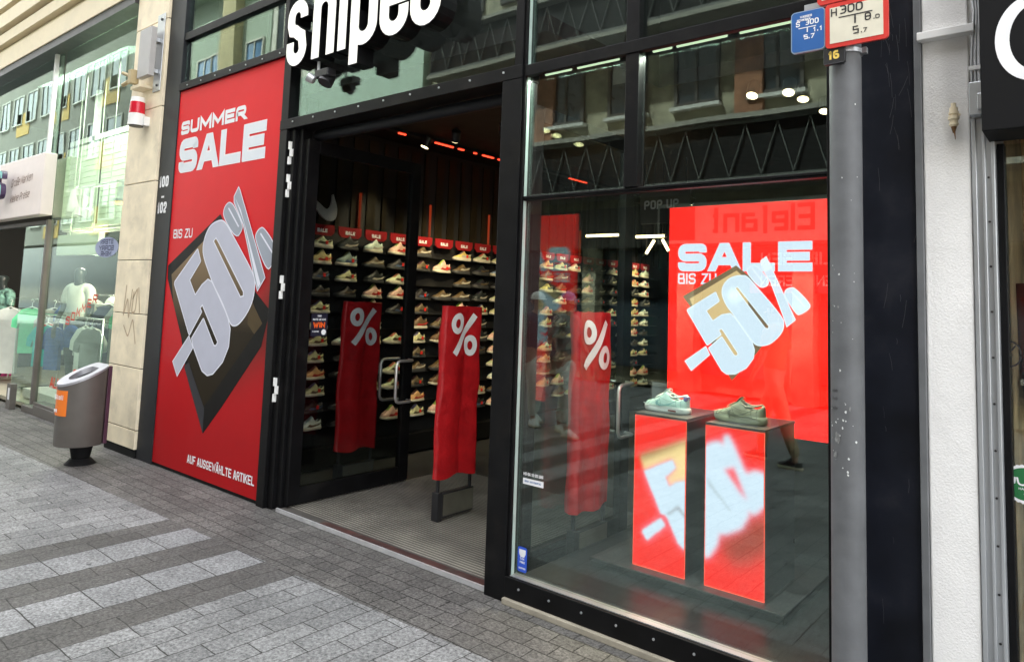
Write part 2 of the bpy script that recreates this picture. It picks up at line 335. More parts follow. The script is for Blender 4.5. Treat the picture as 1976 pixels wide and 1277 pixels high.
def text(mb, s, o, u, v, n, H, width, t, gap=.14, rnd=.0, slant=0., thick=0., mi=0, lift=.0):
    """letters in the plane o,u,v: H tall, the whole line `width` long, stroke t"""
    lift0 = lift
    units = sum(NARROW.get(c, 1.) for c in s) + gap*(len(s)-1); cw = width/units; x = 0
    for c in s:
        w = cw*NARROW.get(c, 1.); uml = c in 'ÄÖÜ'; base = {'Ä': 'A', 'Ö': 'O', 'Ü': 'U', 'ß': 'B'}.get(c, c)
        for k, st in enumerate(G.get(base, [])):
            iw = max(w-t, .001)
            if base in 'I1l.i!' : iw = max(w-t, .0)
            pth = []
            for a, b in st:
                yy = t/2 + b*(H-t); pth.append((x+t/2+a*iw+slant*yy, yy))
            pth = round_path(pth, rnd) if rnd and base not in 'AVWMNKXZELFTHY7B5' else pth
            if base in 'LE' and False: pass
            ext = t/2
            pth = [Vector(q) for q in pth]
            if base not in 'S0OCGUBD' and len(pth) >= 2 or base in 'LUEFPRTHI':
                d0 = (pth[0]-pth[1]).normalized(); d1 = (pth[-1]-pth[-2]).normalized()
                if abs(d0.y) > .6 or base in 'EFT-': pth[0] = pth[0]+d0*ext
                if abs(d1.y) > .6 or base in 'EFLTZ-': pth[-1] = pth[-1]+d1*ext
            ribbon(mb, [tuple(q) for q in pth], t, o, u, v, n, lift0+k*.0003, mi, thick, flat=(0, H) if not slant else None)
        if uml:
            for a in (.3, .7):
                ribbon(mb, [(x+w*a-t*.6, H*1.16), (x+w*a+t*.6, H*1.16)], t*1.1, o, u, v, n, lift0, mi, thick)
        x += cw*(NARROW.get(c, 1.)+gap)
    return mb
X_, Y_, Z_ = Vector((1,0,0)), Vector((0,1,0)), Vector((0,0,1))
def ftext(mb, s, x, y, z, H, width, t, **k):   # text on a street-facing plane
    return text(mb, s, (x, y, z), X_, Z_, -Y_, H, width, t, **k)

POSTER= {'box':[(-5.907,2.257),(-5.254,1.593),(-5.034,1.457),(-5.124,1.171),(-5.656,0.642),(-5.937,0.384),(-6.333,0.916),(-6.444,1.16),(-6.801,1.691),(-6.811,1.815)],'boxside':[(-6.354,0.914),(-6.269,0.959),(-5.941,0.599),(-5.937,0.384)],'inner':[(-5.89,2.203),(-5.258,1.475),(-5.13,1.351),(-5.246,1.25),(-5.952,0.607),(-6.279,0.958),(-6.426,1.171),(-6.647,1.461),(-6.726,1.73),(-6.166,2.029)],'innerlite':[(-5.337,1.442),(-5.258,1.475),(-5.13,1.351),(-5.237,1.261),(-5.347,1.338)],'five':[(-6.258,1.963),(-6.185,1.849),(-6.363,1.681),(-6.241,1.551),(-6.135,1.642),(-6.035,1.692),(-5.962,1.671),(-5.881,1.593),(-5.706,1.429),(-5.649,1.362),(-5.604,1.283),(-5.61,1.138),(-5.689,1.006),(-5.836,0.894),(-5.926,0.872),(-6.026,0.904),(-6.211,1.098),(-6.251,1.167),(-6.064,1.354),(-5.852,1.131),(-5.818,1.132),(-5.792,1.163),(-6.065,1.43),(-6.1,1.466),(-6.135,1.437),(-6.101,1.405),(-6.296,1.188),(-6.662,1.654)],'zero':[(-5.933,2.201),(-5.839,2.201),(-5.754,2.14),(-5.622,2.024),(-5.303,1.743),(-5.27,1.662),(-5.278,1.548),(-5.336,1.446),(-5.441,1.349),(-5.52,1.31),(-5.599,1.315),(-5.651,1.379),(-5.778,1.514),(-5.942,1.653),(-6.026,1.75),(-6.146,1.893),(-6.169,1.984),(-6.13,2.091),(-6.053,2.17)],'zhole':[(-5.986,2.024),(-5.946,2.05),(-5.908,2.022),(-5.438,1.594),(-5.434,1.56),(-5.48,1.551)],'slash':[(-5.626,2.476),(-5.598,2.444),(-5.128,1.712),(-5.226,1.606),(-5.283,1.702),(-5.51,2.148),(-5.682,2.346),(-5.689,2.398)],'slashlite':[(-5.672,2.386),(-5.622,2.325),(-5.498,2.161),(-5.262,1.702),(-5.222,1.628),(-5.188,1.662),(-5.362,1.947),(-5.566,2.278)],'ringa':[(-5.75,2.354),(-5.679,2.319),(-5.527,2.157),(-5.52,2.106),(-5.608,2.032),(-5.851,2.232),(-5.845,2.303),(-5.799,2.344)],'ringb':[(-5.229,2.12),(-5.174,2.097),(-5.03,1.984),(-5.027,1.896),(-5.038,1.808),(-5.112,1.764),(-5.316,2.024),(-5.299,2.081)],'linea':[(-5.768,2.303),(-5.581,2.134)],'lineb':[(-5.238,2.067),(-5.034,1.897)],'minus':[(-6.296,1.188),(-6.21,1.088),(-6.461,0.817),(-6.567,0.94)],'floorshadow':[(-5.124,1.171),(-5.049,1.437),(-5.026,0.757),(-5.455,0.769),(-5.582,0.63),(-5.569,0.715)]}
SCREEN= {'five':[(-2.156,1.578),(-1.953,1.701),(-1.927,1.643),(-2.017,1.577),(-1.971,1.514),(-1.91,1.556),(-1.853,1.567),(-1.821,1.538),(-1.71,1.391),(-1.696,1.347),(-1.702,1.294),(-1.748,1.23),(-1.818,1.188),(-1.874,1.181),(-1.907,1.201),(-1.999,1.337),(-1.909,1.417),(-1.827,1.304),(-1.813,1.301),(-1.801,1.309),(-1.803,1.321),(-1.901,1.457),(-1.913,1.468),(-1.93,1.455),(-1.913,1.429),(-2.007,1.353)],'zero':[(-1.823,1.805),(-1.783,1.809),(-1.751,1.808),(-1.72,1.779),(-1.522,1.558),(-1.513,1.507),(-1.53,1.454),(-1.596,1.388),(-1.656,1.372),(-1.694,1.381),(-1.718,1.413),(-1.837,1.568),(-1.878,1.613),(-1.911,1.682),(-1.908,1.737),(-1.871,1.785)],'zhole':[(-1.824,1.729),(-1.806,1.737),(-1.605,1.498),(-1.611,1.48),(-1.63,1.486)],'slash':[(-1.624,1.927),(-1.597,1.87),(-1.446,1.543),(-1.497,1.5),(-1.519,1.565),(-1.597,1.772),(-1.65,1.855),(-1.658,1.901)],'slashlite':[(-1.624,1.927),(-1.597,1.87),(-1.593,1.848),(-1.631,1.829),(-1.658,1.893)],'ringa':[(-1.712,1.874),(-1.681,1.871),(-1.605,1.78),(-1.612,1.749),(-1.642,1.734),(-1.673,1.741),(-1.743,1.821),(-1.747,1.848)],'ringb':[(-1.479,1.736),(-1.45,1.737),(-1.361,1.644),(-1.361,1.615),(-1.421,1.573),(-1.442,1.58),(-1.511,1.684),(-1.508,1.721)],'linea':[(-1.712,1.855),(-1.642,1.764)],'lineb':[(-1.471,1.714),(-1.389,1.621)],'minus':[(-2.016,1.347),(-1.99,1.295),(-2.116,1.183),(-2.162,1.242)],'box':[(-2.188,1.668),(-1.819,1.873),(-1.735,1.809),(-1.522,1.536),(-1.702,1.302),(-1.842,1.142),(-2.121,1.589)],'inner':[(-2.135,1.653),(-1.815,1.84),(-1.751,1.786),(-1.718,1.391),(-1.827,1.246),(-2.113,1.605)],'shade':[(-1.522,1.477),(-1.421,1.555),(-1.344,1.544),(-1.309,1.467),(-1.337,1.344),(-1.45,1.242),(-1.625,1.189),(-1.717,1.226),(-1.671,1.356)],'sale':[(-2.223,1.839),(-1.349,1.858),(-2.222,2.018),(-1.349,2.029),(-2.222,1.748),(-1.95,1.758),(-2.219,1.821)],'corner':[(-2.292,2.259),(-1.277,2.273),(-1.282,0.843)]}
PEDART= {'a5':[(0.194,0.63),(0.751,0.742),(0.821,0.688),(0.621,0.618),(0.698,0.562),(0.825,0.598),(1.087,0.633),(1.105,0.154),(0.881,0.21),(0.649,0.368),(0.547,0.371)],'am':[(0.17,0.232),(0.548,0.348),(0.635,0.305),(0.279,0.176)],'at':[(0.124,0.724),(1.061,0.892),(1.072,0.604),(0.709,0.557),(0.621,0.618),(0.821,0.688),(0.734,0.739),(0.201,0.636)],'ad':[(0.105,0.735),(1.061,0.898),(1.062,0.87),(0.144,0.691)],'ag':[(0.666,0.386),(0.88,0.458),(0.914,0.438),(1.064,0.384),(1.065,0.362),(0.859,0.423),(0.683,0.37)],'b0':[(-0.086,0.844),(0.105,0.896),(0.231,0.911),(0.325,0.878),(0.324,0.944),(0.401,0.962),(0.707,0.735),(0.84,0.765),(1.071,0.754),(1.072,0.593),(0.901,0.518),(0.814,0.493),(0.74,0.527),(0.755,0.486),(0.639,0.403),(0.399,0.346),(0.261,0.335),(0.217,0.261),(0.094,0.186),(-0.063,0.155)],'bh':[(0.329,0.738),(0.497,0.77),(0.719,0.578),(0.635,0.603)],'bg':[(0.016,0.679),(0.081,0.651),(0.457,0.494),(0.457,0.473),(0.05,0.627)],'bs':[(0.277,0.32),(0.46,0.346),(0.814,0.48),(1.002,0.505),(1.004,0.28),(0.76,0.195),(0.524,0.163),(0.279,0.224)]}
# ---------------------------------------------------------------- setting: pavement
def paver_material():
    m = bpy.data.materials.new("granite_pavers"); m.use_nodes = True; t = m.node_tree; b = t.nodes["Principled BSDF"]; L = t.links.new; N = t.nodes.new
    tc = N("ShaderNodeTexCoord"); sep = N("ShaderNodeSeparateXYZ"); L(tc.outputs["Object"], sep.inputs[0])
    def math_(op, a, bb=None, c=None):
        n = N("ShaderNodeMath"); n.operation = op
        for i, q in enumerate((a, bb, c)):
            if q is None: continue
            if isinstance(q, (int, float)): n.inputs[i].default_value = q
            else: L(q, n.inputs[i])
        return n.outputs[0]
    # slight wobble of the joints
    wn = N("ShaderNodeTexNoise"); wn.inputs["Scale"].default_value = 7; L(tc.outputs["Object"], wn.inputs["Vector"])
    ws = N("ShaderNodeVectorMath"); ws.operation = 'MULTIPLY_ADD'; L(wn.outputs["Color"], ws.inputs[0]); ws.inputs[1].default_value = (.020, .020, 0); L(tc.outputs["Object"], ws.inputs[2])
    sw = N("ShaderNodeSeparateXYZ"); L(ws.outputs[0], sw.inputs[0])
    def comb(x, y):
        c = N("ShaderNodeCombineXYZ"); L(x, c.inputs[0]); L(y, c.inputs[1]); return c.outputs[0]
    xy = comb(sw.outputs[0], sw.outputs[1]); yx = comb(sw.outputs[1], sw.outputs[0])
    def brick(vec, c1, c2, bw, rh, mortar, off):
        k = N("ShaderNodeTexBrick"); L(vec, k.inputs["Vector"]); k.offset = off; k.squash = 1
        k.inputs["Color1"].default_value = (*c1, 1); k.inputs["Color2"].default_value = (*c2, 1); k.inputs["Mortar"].default_value = (.032, .03, .028, 1)
        k.inputs["Scale"].default_value = 1; k.inputs["Mortar Size"].default_value = mortar; k.inputs["Mortar Smooth"].default_value = .15; k.inputs["Bias"].default_value = 0
        k.inputs["Brick Width"].default_value = bw; k.inputs["Row Height"].default_value = rh; return k
    sett = brick(xy, (.092, .088, .083), (.126, .120, .113), .145, .108, .0034, .5)
    slab = brick(yx, (.165, .167, .168), (.225, .227, .228), .30, .135, .003, .5)
    def combo(off):
        c = N("ShaderNodeCombineXYZ"); L(sw.outputs[1], c.inputs[0]); L(math_('ADD', sw.outputs[0], off), c.inputs[1]); return c.outputs[0]
    yx2 = combo(4.86+.305*30)
    square = brick(yx2, (.205, .208, .212), (.24, .243, .247), .30, .305, .0035, 0.)
    darkst = brick(yx2, (.074, .071, .067), (.098, .094, .09), .30, .1525, .0032, .5)
    sx, sy = sw.outputs[0], sw.outputs[1]
    # five slab stripes run out from the facade, the outer two are the wide light fields
    edges = [-5.13, -4.86, -4.555, -4.25, -3.945, -3.645]
    def between(a, c): return math_('MULTIPLY', math_('GREATER_THAN', sx, a), math_('LESS_THAN', sx, c))
    light = math_('ADD', between(edges[1], edges[2]), between(edges[3], edges[4]))
    darkm = math_('ADD', math_('ADD', between(edges[0], edges[1]), between(edges[2], edges[3])), between(edges[4], edges[5]))
    def mix(f, a, c):
        n = N("ShaderNodeMix"); n.data_type = 'RGBA'; L(f, n.inputs[0]); L(a, n.inputs[6]); L(c, n.inputs[7]); return n.outputs[2]
    def mixf(f, a, c):
        n = N("ShaderNodeMix"); L(f, n.inputs[0]); L(a, n.inputs[2]); L(c, n.inputs[3]); return n.outputs[0]
    strip = math_('GREATER_THAN', sy, math_('MULTIPLY_ADD', sx, .026, -.487))
    col = mix(strip, mix(darkm, mix(light, slab.outputs[0], square.outputs[0]), darkst.outputs[0]), sett.outputs[0])
    fac = mixf(strip, mixf(darkm, mixf(light, slab.outputs[1], square.outputs[1]), darkst.outputs[1]), sett.outputs[1])
    g = N("ShaderNodeTexNoise"); g.inputs["Scale"].default_value = 58; g.inputs["Detail"].default_value = 4; g.inputs["Roughness"].default_value = .8; L(tc.outputs["Object"], g.inputs["Vector"])
    gr = N("ShaderNodeMapRange"); gr.inputs[1].default_value = .35; gr.inputs[2].default_value = .68; gr.inputs[3].default_value = .42; gr.inputs[4].default_value = 1.66; L(g.outputs[0], gr.inputs[0])
    d = N("ShaderNodeTexNoise"); d.inputs["Scale"].default_value = 1.7; d.inputs["Detail"].default_value = 7; d.inputs["Roughness"].default_value = .65; L(tc.outputs["Object"], d.inputs["Vector"])
    dr = N("ShaderNodeMapRange"); dr.inputs[1].default_value = .3; dr.inputs[2].default_value = .7; dr.inputs[3].default_value = .66; dr.inputs[4].default_value = 1.24; L(d.outputs[0], dr.inputs[0])
    # chewing gum and spots
    vo = N("ShaderNodeTexVoronoi"); vo.inputs["Scale"].default_value = 4.2; L(tc.outputs["Object"], vo.inputs["Vector"])
    sp = N("ShaderNodeMapRange"); sp.inputs[1].default_value = .045; sp.inputs[2].default_value = .075; sp.inputs[3].default_value = .40; sp.inputs[4].default_value = 1; L(vo.outputs["Distance"], sp.inputs[0])
    fl = N("ShaderNodeTexVoronoi"); fl.inputs["Scale"].default_value = 4.5; L(tc.outputs["Object"], fl.inputs["Vector"])
    fr = N("ShaderNodeMapRange"); fr.inputs[1].default_value = .018; fr.inputs[2].default_value = .032; fr.inputs[3].default_value = 2.4; fr.inputs[4].default_value = 1; L(fl.outputs["Distance"], fr.inputs[0])
    f2 = math_('MULTIPLY', math_('MULTIPLY', gr.outputs[0], dr.outputs[0]), math_('MULTIPLY', sp.outputs[0], fr.outputs[0]))
    mx = N("ShaderNodeVectorMath"); mx.operation = 'SCALE'; L(col, mx.inputs[0]); L(f2, mx.inputs["Scale"]); L(mx.outputs[0], b.inputs["Base Color"])
    b.inputs["Roughness"].default_value = .68; b.inputs["Specular IOR Level"].default_value = .3
    h = math_('SUBTRACT', math_('MULTIPLY', g.outputs[0], .28), fac)
    bp = N("ShaderNodeBump"); bp.inputs["Strength"].default_value = .75; bp.inputs["Distance"].default_value = .006; L(h, bp.inputs["Height"]); L(bp.outputs[0], b.inputs["Normal"])
    return m
GZ = -0.02
mb = MB(); mb.box(-75, 14, -9.5, .12, GZ-.25, GZ)
g = mb.build("pavement", paver_material(), base=(0, 0, 0)); tag(g, "grey granite pavement of dark setts and pale slab stripes in front of the shops", kind="structure")
mb = MB(); mb.box(-400, 400, -400, 400, GZ-.3, GZ-.2)
g = mb.build("ground", K['concrete'], base=(0, 0, 0)); tag(g, "plain ground far around the street", kind="structure")

# ---------------------------------------------------------------- the shoe shop building
shop = empty("shoe_shop_building", (-3.8, 0, GZ), "black framed glass shop front with a tall display window beside its entrance", "building")
TOP = 5.2
# left column, door jamb, mullions, beams
mb = MB(); mb.box(-7.147, -6.83, -.02, .3, GZ, TOP); mb.build("column_cladding", K['anthracite'], shop, bevel=.004)
mb = MB(); mb.box(-.872, -.56, 0, .4, GZ, TOP); ccl = mb.build("column_cladding", K['column'], shop, bevel=.004)
mb = MB(); r_ = random.Random(8)
for k in range(34):
    x, z, l, a = r_.uniform(-.70, -.57), r_.choice([r_.uniform(.3, 2.8), r_.uniform(2.2, 2.8)]), r_.uniform(.01, .12), r_.gauss(0, .12)
    ribbon(mb, [(x, z), (x+a*l*.5+.002, z+l*.5), (x+a*l, z+l)], r_.uniform(.0006, .0014), (0, -.0006, 0), X_, Z_, -Y_)
mb.build("scratches", mat('pale_scratch', (.05, .05, .055), .6), ccl)
mb = MB(); mb.box(-.559, -.533, -.02, .4, GZ, TOP); mb.build("edge_profile", K['steelgrey'], shop, bevel=.003)
mb = MB()
mb.box(-6.829, -5.03, -.004, .1, GZ, .008)            # strip under the poster
mb.box(-6.829, -4.99, -.035, .1, 3.492, 3.565)        # beam over the poster
mb.box(-6.829, -5.06, -.012, .1, 4.0, 4.075)          # transom between the upper panes
mb.box(-5.03, -4.93, -.03, .12, GZ, 2.879); mb.box(-5.06, -5.005, -.03, .1, 3.566, TOP); mb.box(-5.029, -4.931, -.027, .1, 2.961, 3.49)
mb.box(-4.929, -4.86, .0, .12, GZ, 2.879); mb.box(-4.859, -4.80, .03, .12, GZ, 2.879)
mb.box(-5.03, -2.55, -.033, .13, 2.88, 2.96)          # head of the doorway
mb.box(-2.70, -2.552, -.03, .12, GZ, 2.879); mb.box(-2.612, -2.552, -.03, .1, 2.961, TOP)
mb.box(-2.551, -.873, -.035, .05, .012, .118)         # foot of the display window
mb.box(-2.551, -2.532, -.02, .05, .119, TOP); mb.box(-.888, -.873, -.02, .05, .119, TOP)
mb.box(-1.872, -1.795, -.02, .05, 2.19, 2.883); mb.box(-1.872, -1.795, -.02, .05, 2.951, TOP); mb.box(-2.5315, -.8885, -.026, .012, 2.884, 2.95); mb.box(-2.5315, -.8885, -.008, .04, 2.165, 2.1745); mb.box(-2.5315, -.8885, -.012, .04, 2.175, 2.189)
mb.box(-6.85, -.5, -.02, .1, TOP, TOP+.3)
fr = mb.build("facade_frame", K['black'], shop, bevel=.003)
bolts = MB()
for k in range(7): bolts.cyl((-6.65+k*.26, -.034, 3.525), (-6.65+k*.26, -.041, 3.525), .007, 8)
for k in range(9): bolts.cyl((-4.85+k*.27, -.032, 2.93), (-4.85+k*.27, -.039, 2.93), .007, 8)
for k in range(8): bolts.cyl((-2.45+k*.2, -.034, .075), (-2.45+k*.2, -.040, .075), .006, 8)
bolts.build("bolt_heads", K['alu'], fr)
mb = MB(); mb.box(-2.552, -.874, -.055, .05, GZ, .011); mb.build("window_sill", K['concrete'], shop, bevel=.004)
mb = MB(); mb.box(-2.531, -.889, -.014, .04, .1185, .1225); mb.build("sill_strip", K['alu'], shop)
def pane(name, x0, x1, z0, z1, y=.02, m='glass', th=.008):
    mb = MB(); mb.box(x0, x1, y, y+th, z0, z1); return mb.build(name, K[m], shop)
pane("display_window_pane", -2.5305, -.889, .123, 2.172)
pane("display_window_pane", -2.5305, -1.873, 2.1895, 2.951); pane("display_window_pane", -1.794, -.889, 2.1895, 2.951)
pane("display_window_pane", -2.5305, -1.873, 2.953, TOP); pane("display_window_pane", -1.794, -.889, 2.953, TOP)
pane("window_pane", -5.003, -2.614, 2.9605, TOP)
pane("window_pane", -6.829, -5.061, 3.566, 3.999)
pane("window_pane", -6.829, -5.061, 4.076, TOP)
mb = MB(); mb.cyl((-4.79, .17, 2.845), (-2.72, .17, 2.845), .042, 20); mb.build("shutter_tube", K['anthracite'], shop)
# bright metal threshold
mb = MB(); mb.box(-4.80, -2.70, -.002, .012, GZ, .006); mb.build("threshold", mat('worn_bright_metal', (.75, .75, .76), .35, .6), shop)
# interior shell
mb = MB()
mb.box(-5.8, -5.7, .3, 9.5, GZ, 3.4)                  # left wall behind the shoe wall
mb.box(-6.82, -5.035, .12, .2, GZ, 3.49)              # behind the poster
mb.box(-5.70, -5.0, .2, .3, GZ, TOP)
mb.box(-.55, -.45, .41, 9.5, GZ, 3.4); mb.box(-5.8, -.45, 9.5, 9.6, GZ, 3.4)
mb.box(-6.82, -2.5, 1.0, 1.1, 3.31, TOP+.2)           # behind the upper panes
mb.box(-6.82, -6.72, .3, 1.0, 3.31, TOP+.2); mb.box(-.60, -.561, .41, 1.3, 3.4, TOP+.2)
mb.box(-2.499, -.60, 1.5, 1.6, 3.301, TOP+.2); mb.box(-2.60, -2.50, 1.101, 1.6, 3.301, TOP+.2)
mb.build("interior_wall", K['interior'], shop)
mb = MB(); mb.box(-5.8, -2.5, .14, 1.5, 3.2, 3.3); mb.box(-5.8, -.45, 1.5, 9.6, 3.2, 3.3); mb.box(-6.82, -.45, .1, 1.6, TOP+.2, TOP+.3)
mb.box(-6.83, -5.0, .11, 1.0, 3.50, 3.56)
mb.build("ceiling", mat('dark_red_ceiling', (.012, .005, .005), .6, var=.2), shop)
mb = MB(); mb.box(-7.15, -.53, .35, 9.6, TOP+.31, 24.0); mb.build("sun_blocking_storey", K['greyrender'], shop)  # unseen; height made up to keep the street in shade
# raised display floor
mb = MB(); mb.box(-2.53, -.89, .052, 1.6, GZ, .10); mb.build("display_floor", mat('dark_display_floor', (.026, .029, .03), .35, var=.2), shop)

# shop floor with the ribbed mat
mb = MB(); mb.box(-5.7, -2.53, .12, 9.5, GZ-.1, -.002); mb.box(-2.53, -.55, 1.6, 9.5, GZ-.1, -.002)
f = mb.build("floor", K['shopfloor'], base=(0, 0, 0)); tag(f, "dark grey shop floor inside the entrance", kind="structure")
mb = MB(); mb.box(-4.79, -2.72, .016, 1.9, -.0015, .0)
for k in range(60): mb.box(-4.78, -2.73, .10+k*.03, .112+k*.03, .0, .003, 1)
e = mb.build("entrance_mat", [mat('ribbed_mat_base', (.06, .055, .048), .85, var=.3, scale=3), mat('ribbed_mat_rib', (.20, .185, .16), .7, var=.25, scale=3)]); tag(e, "grey ribbed entrance mat lying across the open doorway", "mat")
mb = MB()
random.seed(4)
mb.box(-4.30, -2.74, .022, .080, .0003, .0016)
e = mb.build("floor_tape", mat('worn_red_tape', (.045, .014, .011), .7, var=.7, scale=5, dirt=.9)); tag(e, "worn strip of dark red tape along the metal threshold", "floor tape")

# the door leaf that stands open inwards
door = empty("entrance_door", (-4.77, .05, .0), None, None); door.parent = shop; door.location = (-4.77+3.8, .05, .02)
dw = Vector((-4.77, 0, 0))
mb = MB(); x0, x1 = -4.80, -4.745
mb.box(x0, x1, .055, .16, .015, 2.80); mb.box(x0, x1, 1.15, 1.25, .015, 2.80); mb.box(x0, x1, .161, 1.149, .015, .135); mb.box(x0, x1, .161, 1.149, 2.70, 2.80)
lf = mb.build("leaf_frame", K['black'], door, bevel=.003)
mb = MB(); mb.box(-4.778, -4.766, .158, 1.152, .133, 2.702); mb.build("door_glass", K['glassdoor'], door)
hm = mat('brushed_handle', (.78, .77, .74), .3, .75)
def handle(x, d, ys, yb, par):
    P = [(x, ys, .70), (x+d*.85, ys-.015, .70), (x+d, ys-.035, .70), (x+d, yb+.04, .70), (x+d, yb+.015, .71), (x+d, yb, .74), (x+d, yb, 1.01), (x+d, yb+.015, 1.04), (x+d, yb+.04, 1.05), (x+d, ys-.035, 1.05), (x+d*.85, ys-.015, 1.05), (x, ys, 1.05)]
    mb = MB(); mb.tube(P, .0125, 12); mb.build("handle", hm, par)
handle(-4.745, .075, 1.2, 1.0, door); handle(-4.80, -.075, 1.2, 1.0, door)
for z in (2.66, 2.40, 1.61, .83):
    mb = MB()
    for k, (a, c) in enumerate(((0, .09), (.022, .03), (0, -.03))): mb.cyl((-4.905+a, -.012, z+c-.03), (-4.905+a, -.012, z+c+.03), .011, 10); mb.box(-4.925+a, -4.89+a, -.006, .0, z+c-.03, z+c+.03)
    mb.build("hinge", K['white'], door)
# the right leaf, open inwards beside the display window
door2 = empty("entrance_door", (0, 0, 0), None, None); door2.parent = shop; door2.location = (-2.67+3.8, .22, .02)
x0, x1 = -2.70, -2.645
mb = MB(); mb.box(x0, x1, .215, .315, .015, 2.80); mb.box(x0, x1, 1.31, 1.42, .015, 2.80); mb.box(x0, x1, .316, 1.309, .015, .135); mb.box(x0, x1, .316, 1.309, 2.70, 2.80)
mb.build("leaf_frame", K['black'], door2, bevel=.003)
mb = MB(); mb.box(-2.678, -2.666, .313, 1.312, .133, 2.702); mb.build("door_glass", K['glassdoor2'], door2)
handle(-2.645, .075, 1.36, 1.14, door2); handle(-2.70, -.06, 1.36, 1.14, door2)
mb = MB(); mb.box(-2.5316, -2.5285, -.004, .019, .123, TOP); mb.build("pane_edge_strip", K['glassedge'], shop)

# ---------------------------------------------------------------- the big printed poster
poster = empty("sale_poster", (-5.93, -.004, .01), "tall red summer sale poster with grey minus 50% left of the doorway", "poster")
def postermat(name, c_top, c_bot, z0, z1, xw=0.):
    m = bpy.data.materials.new(name); m.use_nodes = True; t = m.node_tree; b = t.nodes["Principled BSDF"]; L = t.links.new; N = t.nodes.new
    g = N("ShaderNodeTexCoord"); s = N("ShaderNodeSeparateXYZ"); L(g.outputs["Object"], s.inputs[0])
    a = N("ShaderNodeMath"); a.operation = 'MULTIPLY_ADD'; L(s.outputs[0], a.inputs[0]); a.inputs[1].default_value = xw; L(s.outputs[2], a.inputs[2])
    r = N("ShaderNodeMapRange"); r.inputs[1].default_value = z0; r.inputs[2].default_value = z1; L(a.outputs[0], r.inputs[0])
    mx = N("ShaderNodeMix"); mx.data_type = 'RGBA'; L(r.outputs[0], mx.inputs[0]); mx.inputs[6].default_value = (*c_bot, 1); mx.inputs[7].default_value = (*c_top, 1)
    n = N("ShaderNodeTexNoise"); n.inputs["Scale"].default_value = 3; L(g.outputs["Object"], n.inputs["Vector"]); rr = N("ShaderNodeMapRange"); rr.inputs[3].default_value = .93; rr.inputs[4].default_value = 1.07; L(n.outputs[0], rr.inputs[0])
    sc = N("ShaderNodeVectorMath"); sc.operation = 'SCALE'; L(mx.outputs[2], sc.inputs[0]); L(rr.outputs[0], sc.inputs["Scale"]); L(sc.outputs[0], b.inputs["Base Color"])
    b.inputs["Roughness"].default_value = .5; b.inputs["Specular IOR Level"].default_value = .12; return m
mb = MB(); mb.box(-6.828, -5.032, -.0085, .03, .009, 3.4915); mb.build("panel_board", K['red'], poster)
PW, PH = 66, 128; gy = np.linspace(0, 1, PH)[:, None]; gx = np.linspace(0, 1, PW)[None, :]
tt = np.clip((gy-.12)/.7+.10*(1-gx), 0, 1)[..., None]; img = np.array((.40, .004, .007))*(1-tt)+np.array((.72, .006, .014))*tt
sm = blur(raster([((x+6.828)/1.796, z/3.49) for x, z in [(-5.62, 1.02), (-5.55, .80), (-5.30, .95), (-5.0, 1.1), (-4.9, 2.0), (-5.03, 1.95), (-5.25, 1.50)]], PW, PH), 5)[..., None]*.85
img = img*(1-sm)+np.array((.10, .02, .014))*sm
picture("printed_panel", img, -6.828, -5.032, .009, 3.4915, -.0100, poster)
def art(name, key, lift, m, holes=(), f=None, outl=0., A=POSTER, y=-.010, par=None):
    pts = A[key]; pts = f(pts) if f else pts; hs = [soft(A[h]) for h in holes]
    mb = MB(); mb.poly((0, y-lift, 0), X_, Z_, pts, hs)
    if outl:
        for l in [pts]+hs: ribbon(mb, l+[l[0]], outl, (0, y-lift, 0), X_, Z_, -Y_, .0004, 1)
    return mb.build(name, m, par if par else poster)
gp = mat('print_grey', (.50, .51, .60), .45, var=.03, spec=.2); gl = mat('print_light_grey', (.76, .77, .85), .45, var=.03, spec=.2); gm = mat('print_mid_grey', (.33, .36, .42), .45, var=.03, spec=.2)
art("printed_box", 'box', .0012, mat('print_black', (.006, .0055, .005), .5, spec=.15))
art("printed_box_side", 'boxside', .0018, mat('print_dark_grey', (.035, .035, .04), .5, spec=.2))
art("printed_box_inside", 'inner', .0018, postermat('poster_gold_print', (.30, .21, .12), (.020, .014, .006), 1.25, 2.05))
art("printed_box_corner", 'innerlite', .0024, mat('print_bronze', (.075, .05, .02), .5, spec=.2))
art("printed_numeral", 'five', .0034, [gp, gl], f=lambda p: chaikin(soft(p, .88), 2), outl=.012)
art("printed_numeral", 'zero', .0040, [gp, gl], ['zhole'], f=lambda p: chaikin(p, 2), outl=.012)
art("printed_percent_stroke", 'slash', .0050, [gm, gl], f=soft, outl=.010); art("printed_percent_stroke", 'slashlite', .0056, gl)
for r_, l_ in (('ringa', 'linea'), ('ringb', 'lineb')):
    o = art("printed_percent_ring", r_, .0046, [gm, gl], f=lambda p: chaikin(p, 2), outl=.010)
    mb = MB(); ribbon(mb, POSTER[l_], .016, (0, -.0154, 0), X_, Z_, -Y_); mb.build("ring_slot", gl, poster)
art("printed_minus", 'minus', .0046, [gp, gl], outl=.010)
wv = K['whitemark']; sv = mat('silver_print', (.74, .78, .83), .45, var=.03)
mb = MB(); ftext(mb, "SUMMER", -6.755, -.0125, 3.055, .128, 1.16, .035, rnd=.03, gap=.10); mb.build("printed_lettering", wv, poster)
mb = MB(); ftext(mb, "SALE", -6.755, -.0123, 2.685, .325, 1.50, .096, rnd=.07, mi=1, gap=.08); ftext(mb, "SALE", -6.747, -.0128, 2.693, .309, 1.484, .076, rnd=.07, mi=0, gap=.08); mb.build("printed_lettering", [sv, wv], poster)
mb = MB(); ftext(mb, "BIS ZU", -6.75, -.0125, 2.068, .085, .37, .014, rnd=.02); mb.build("printed_lettering", wv, poster)
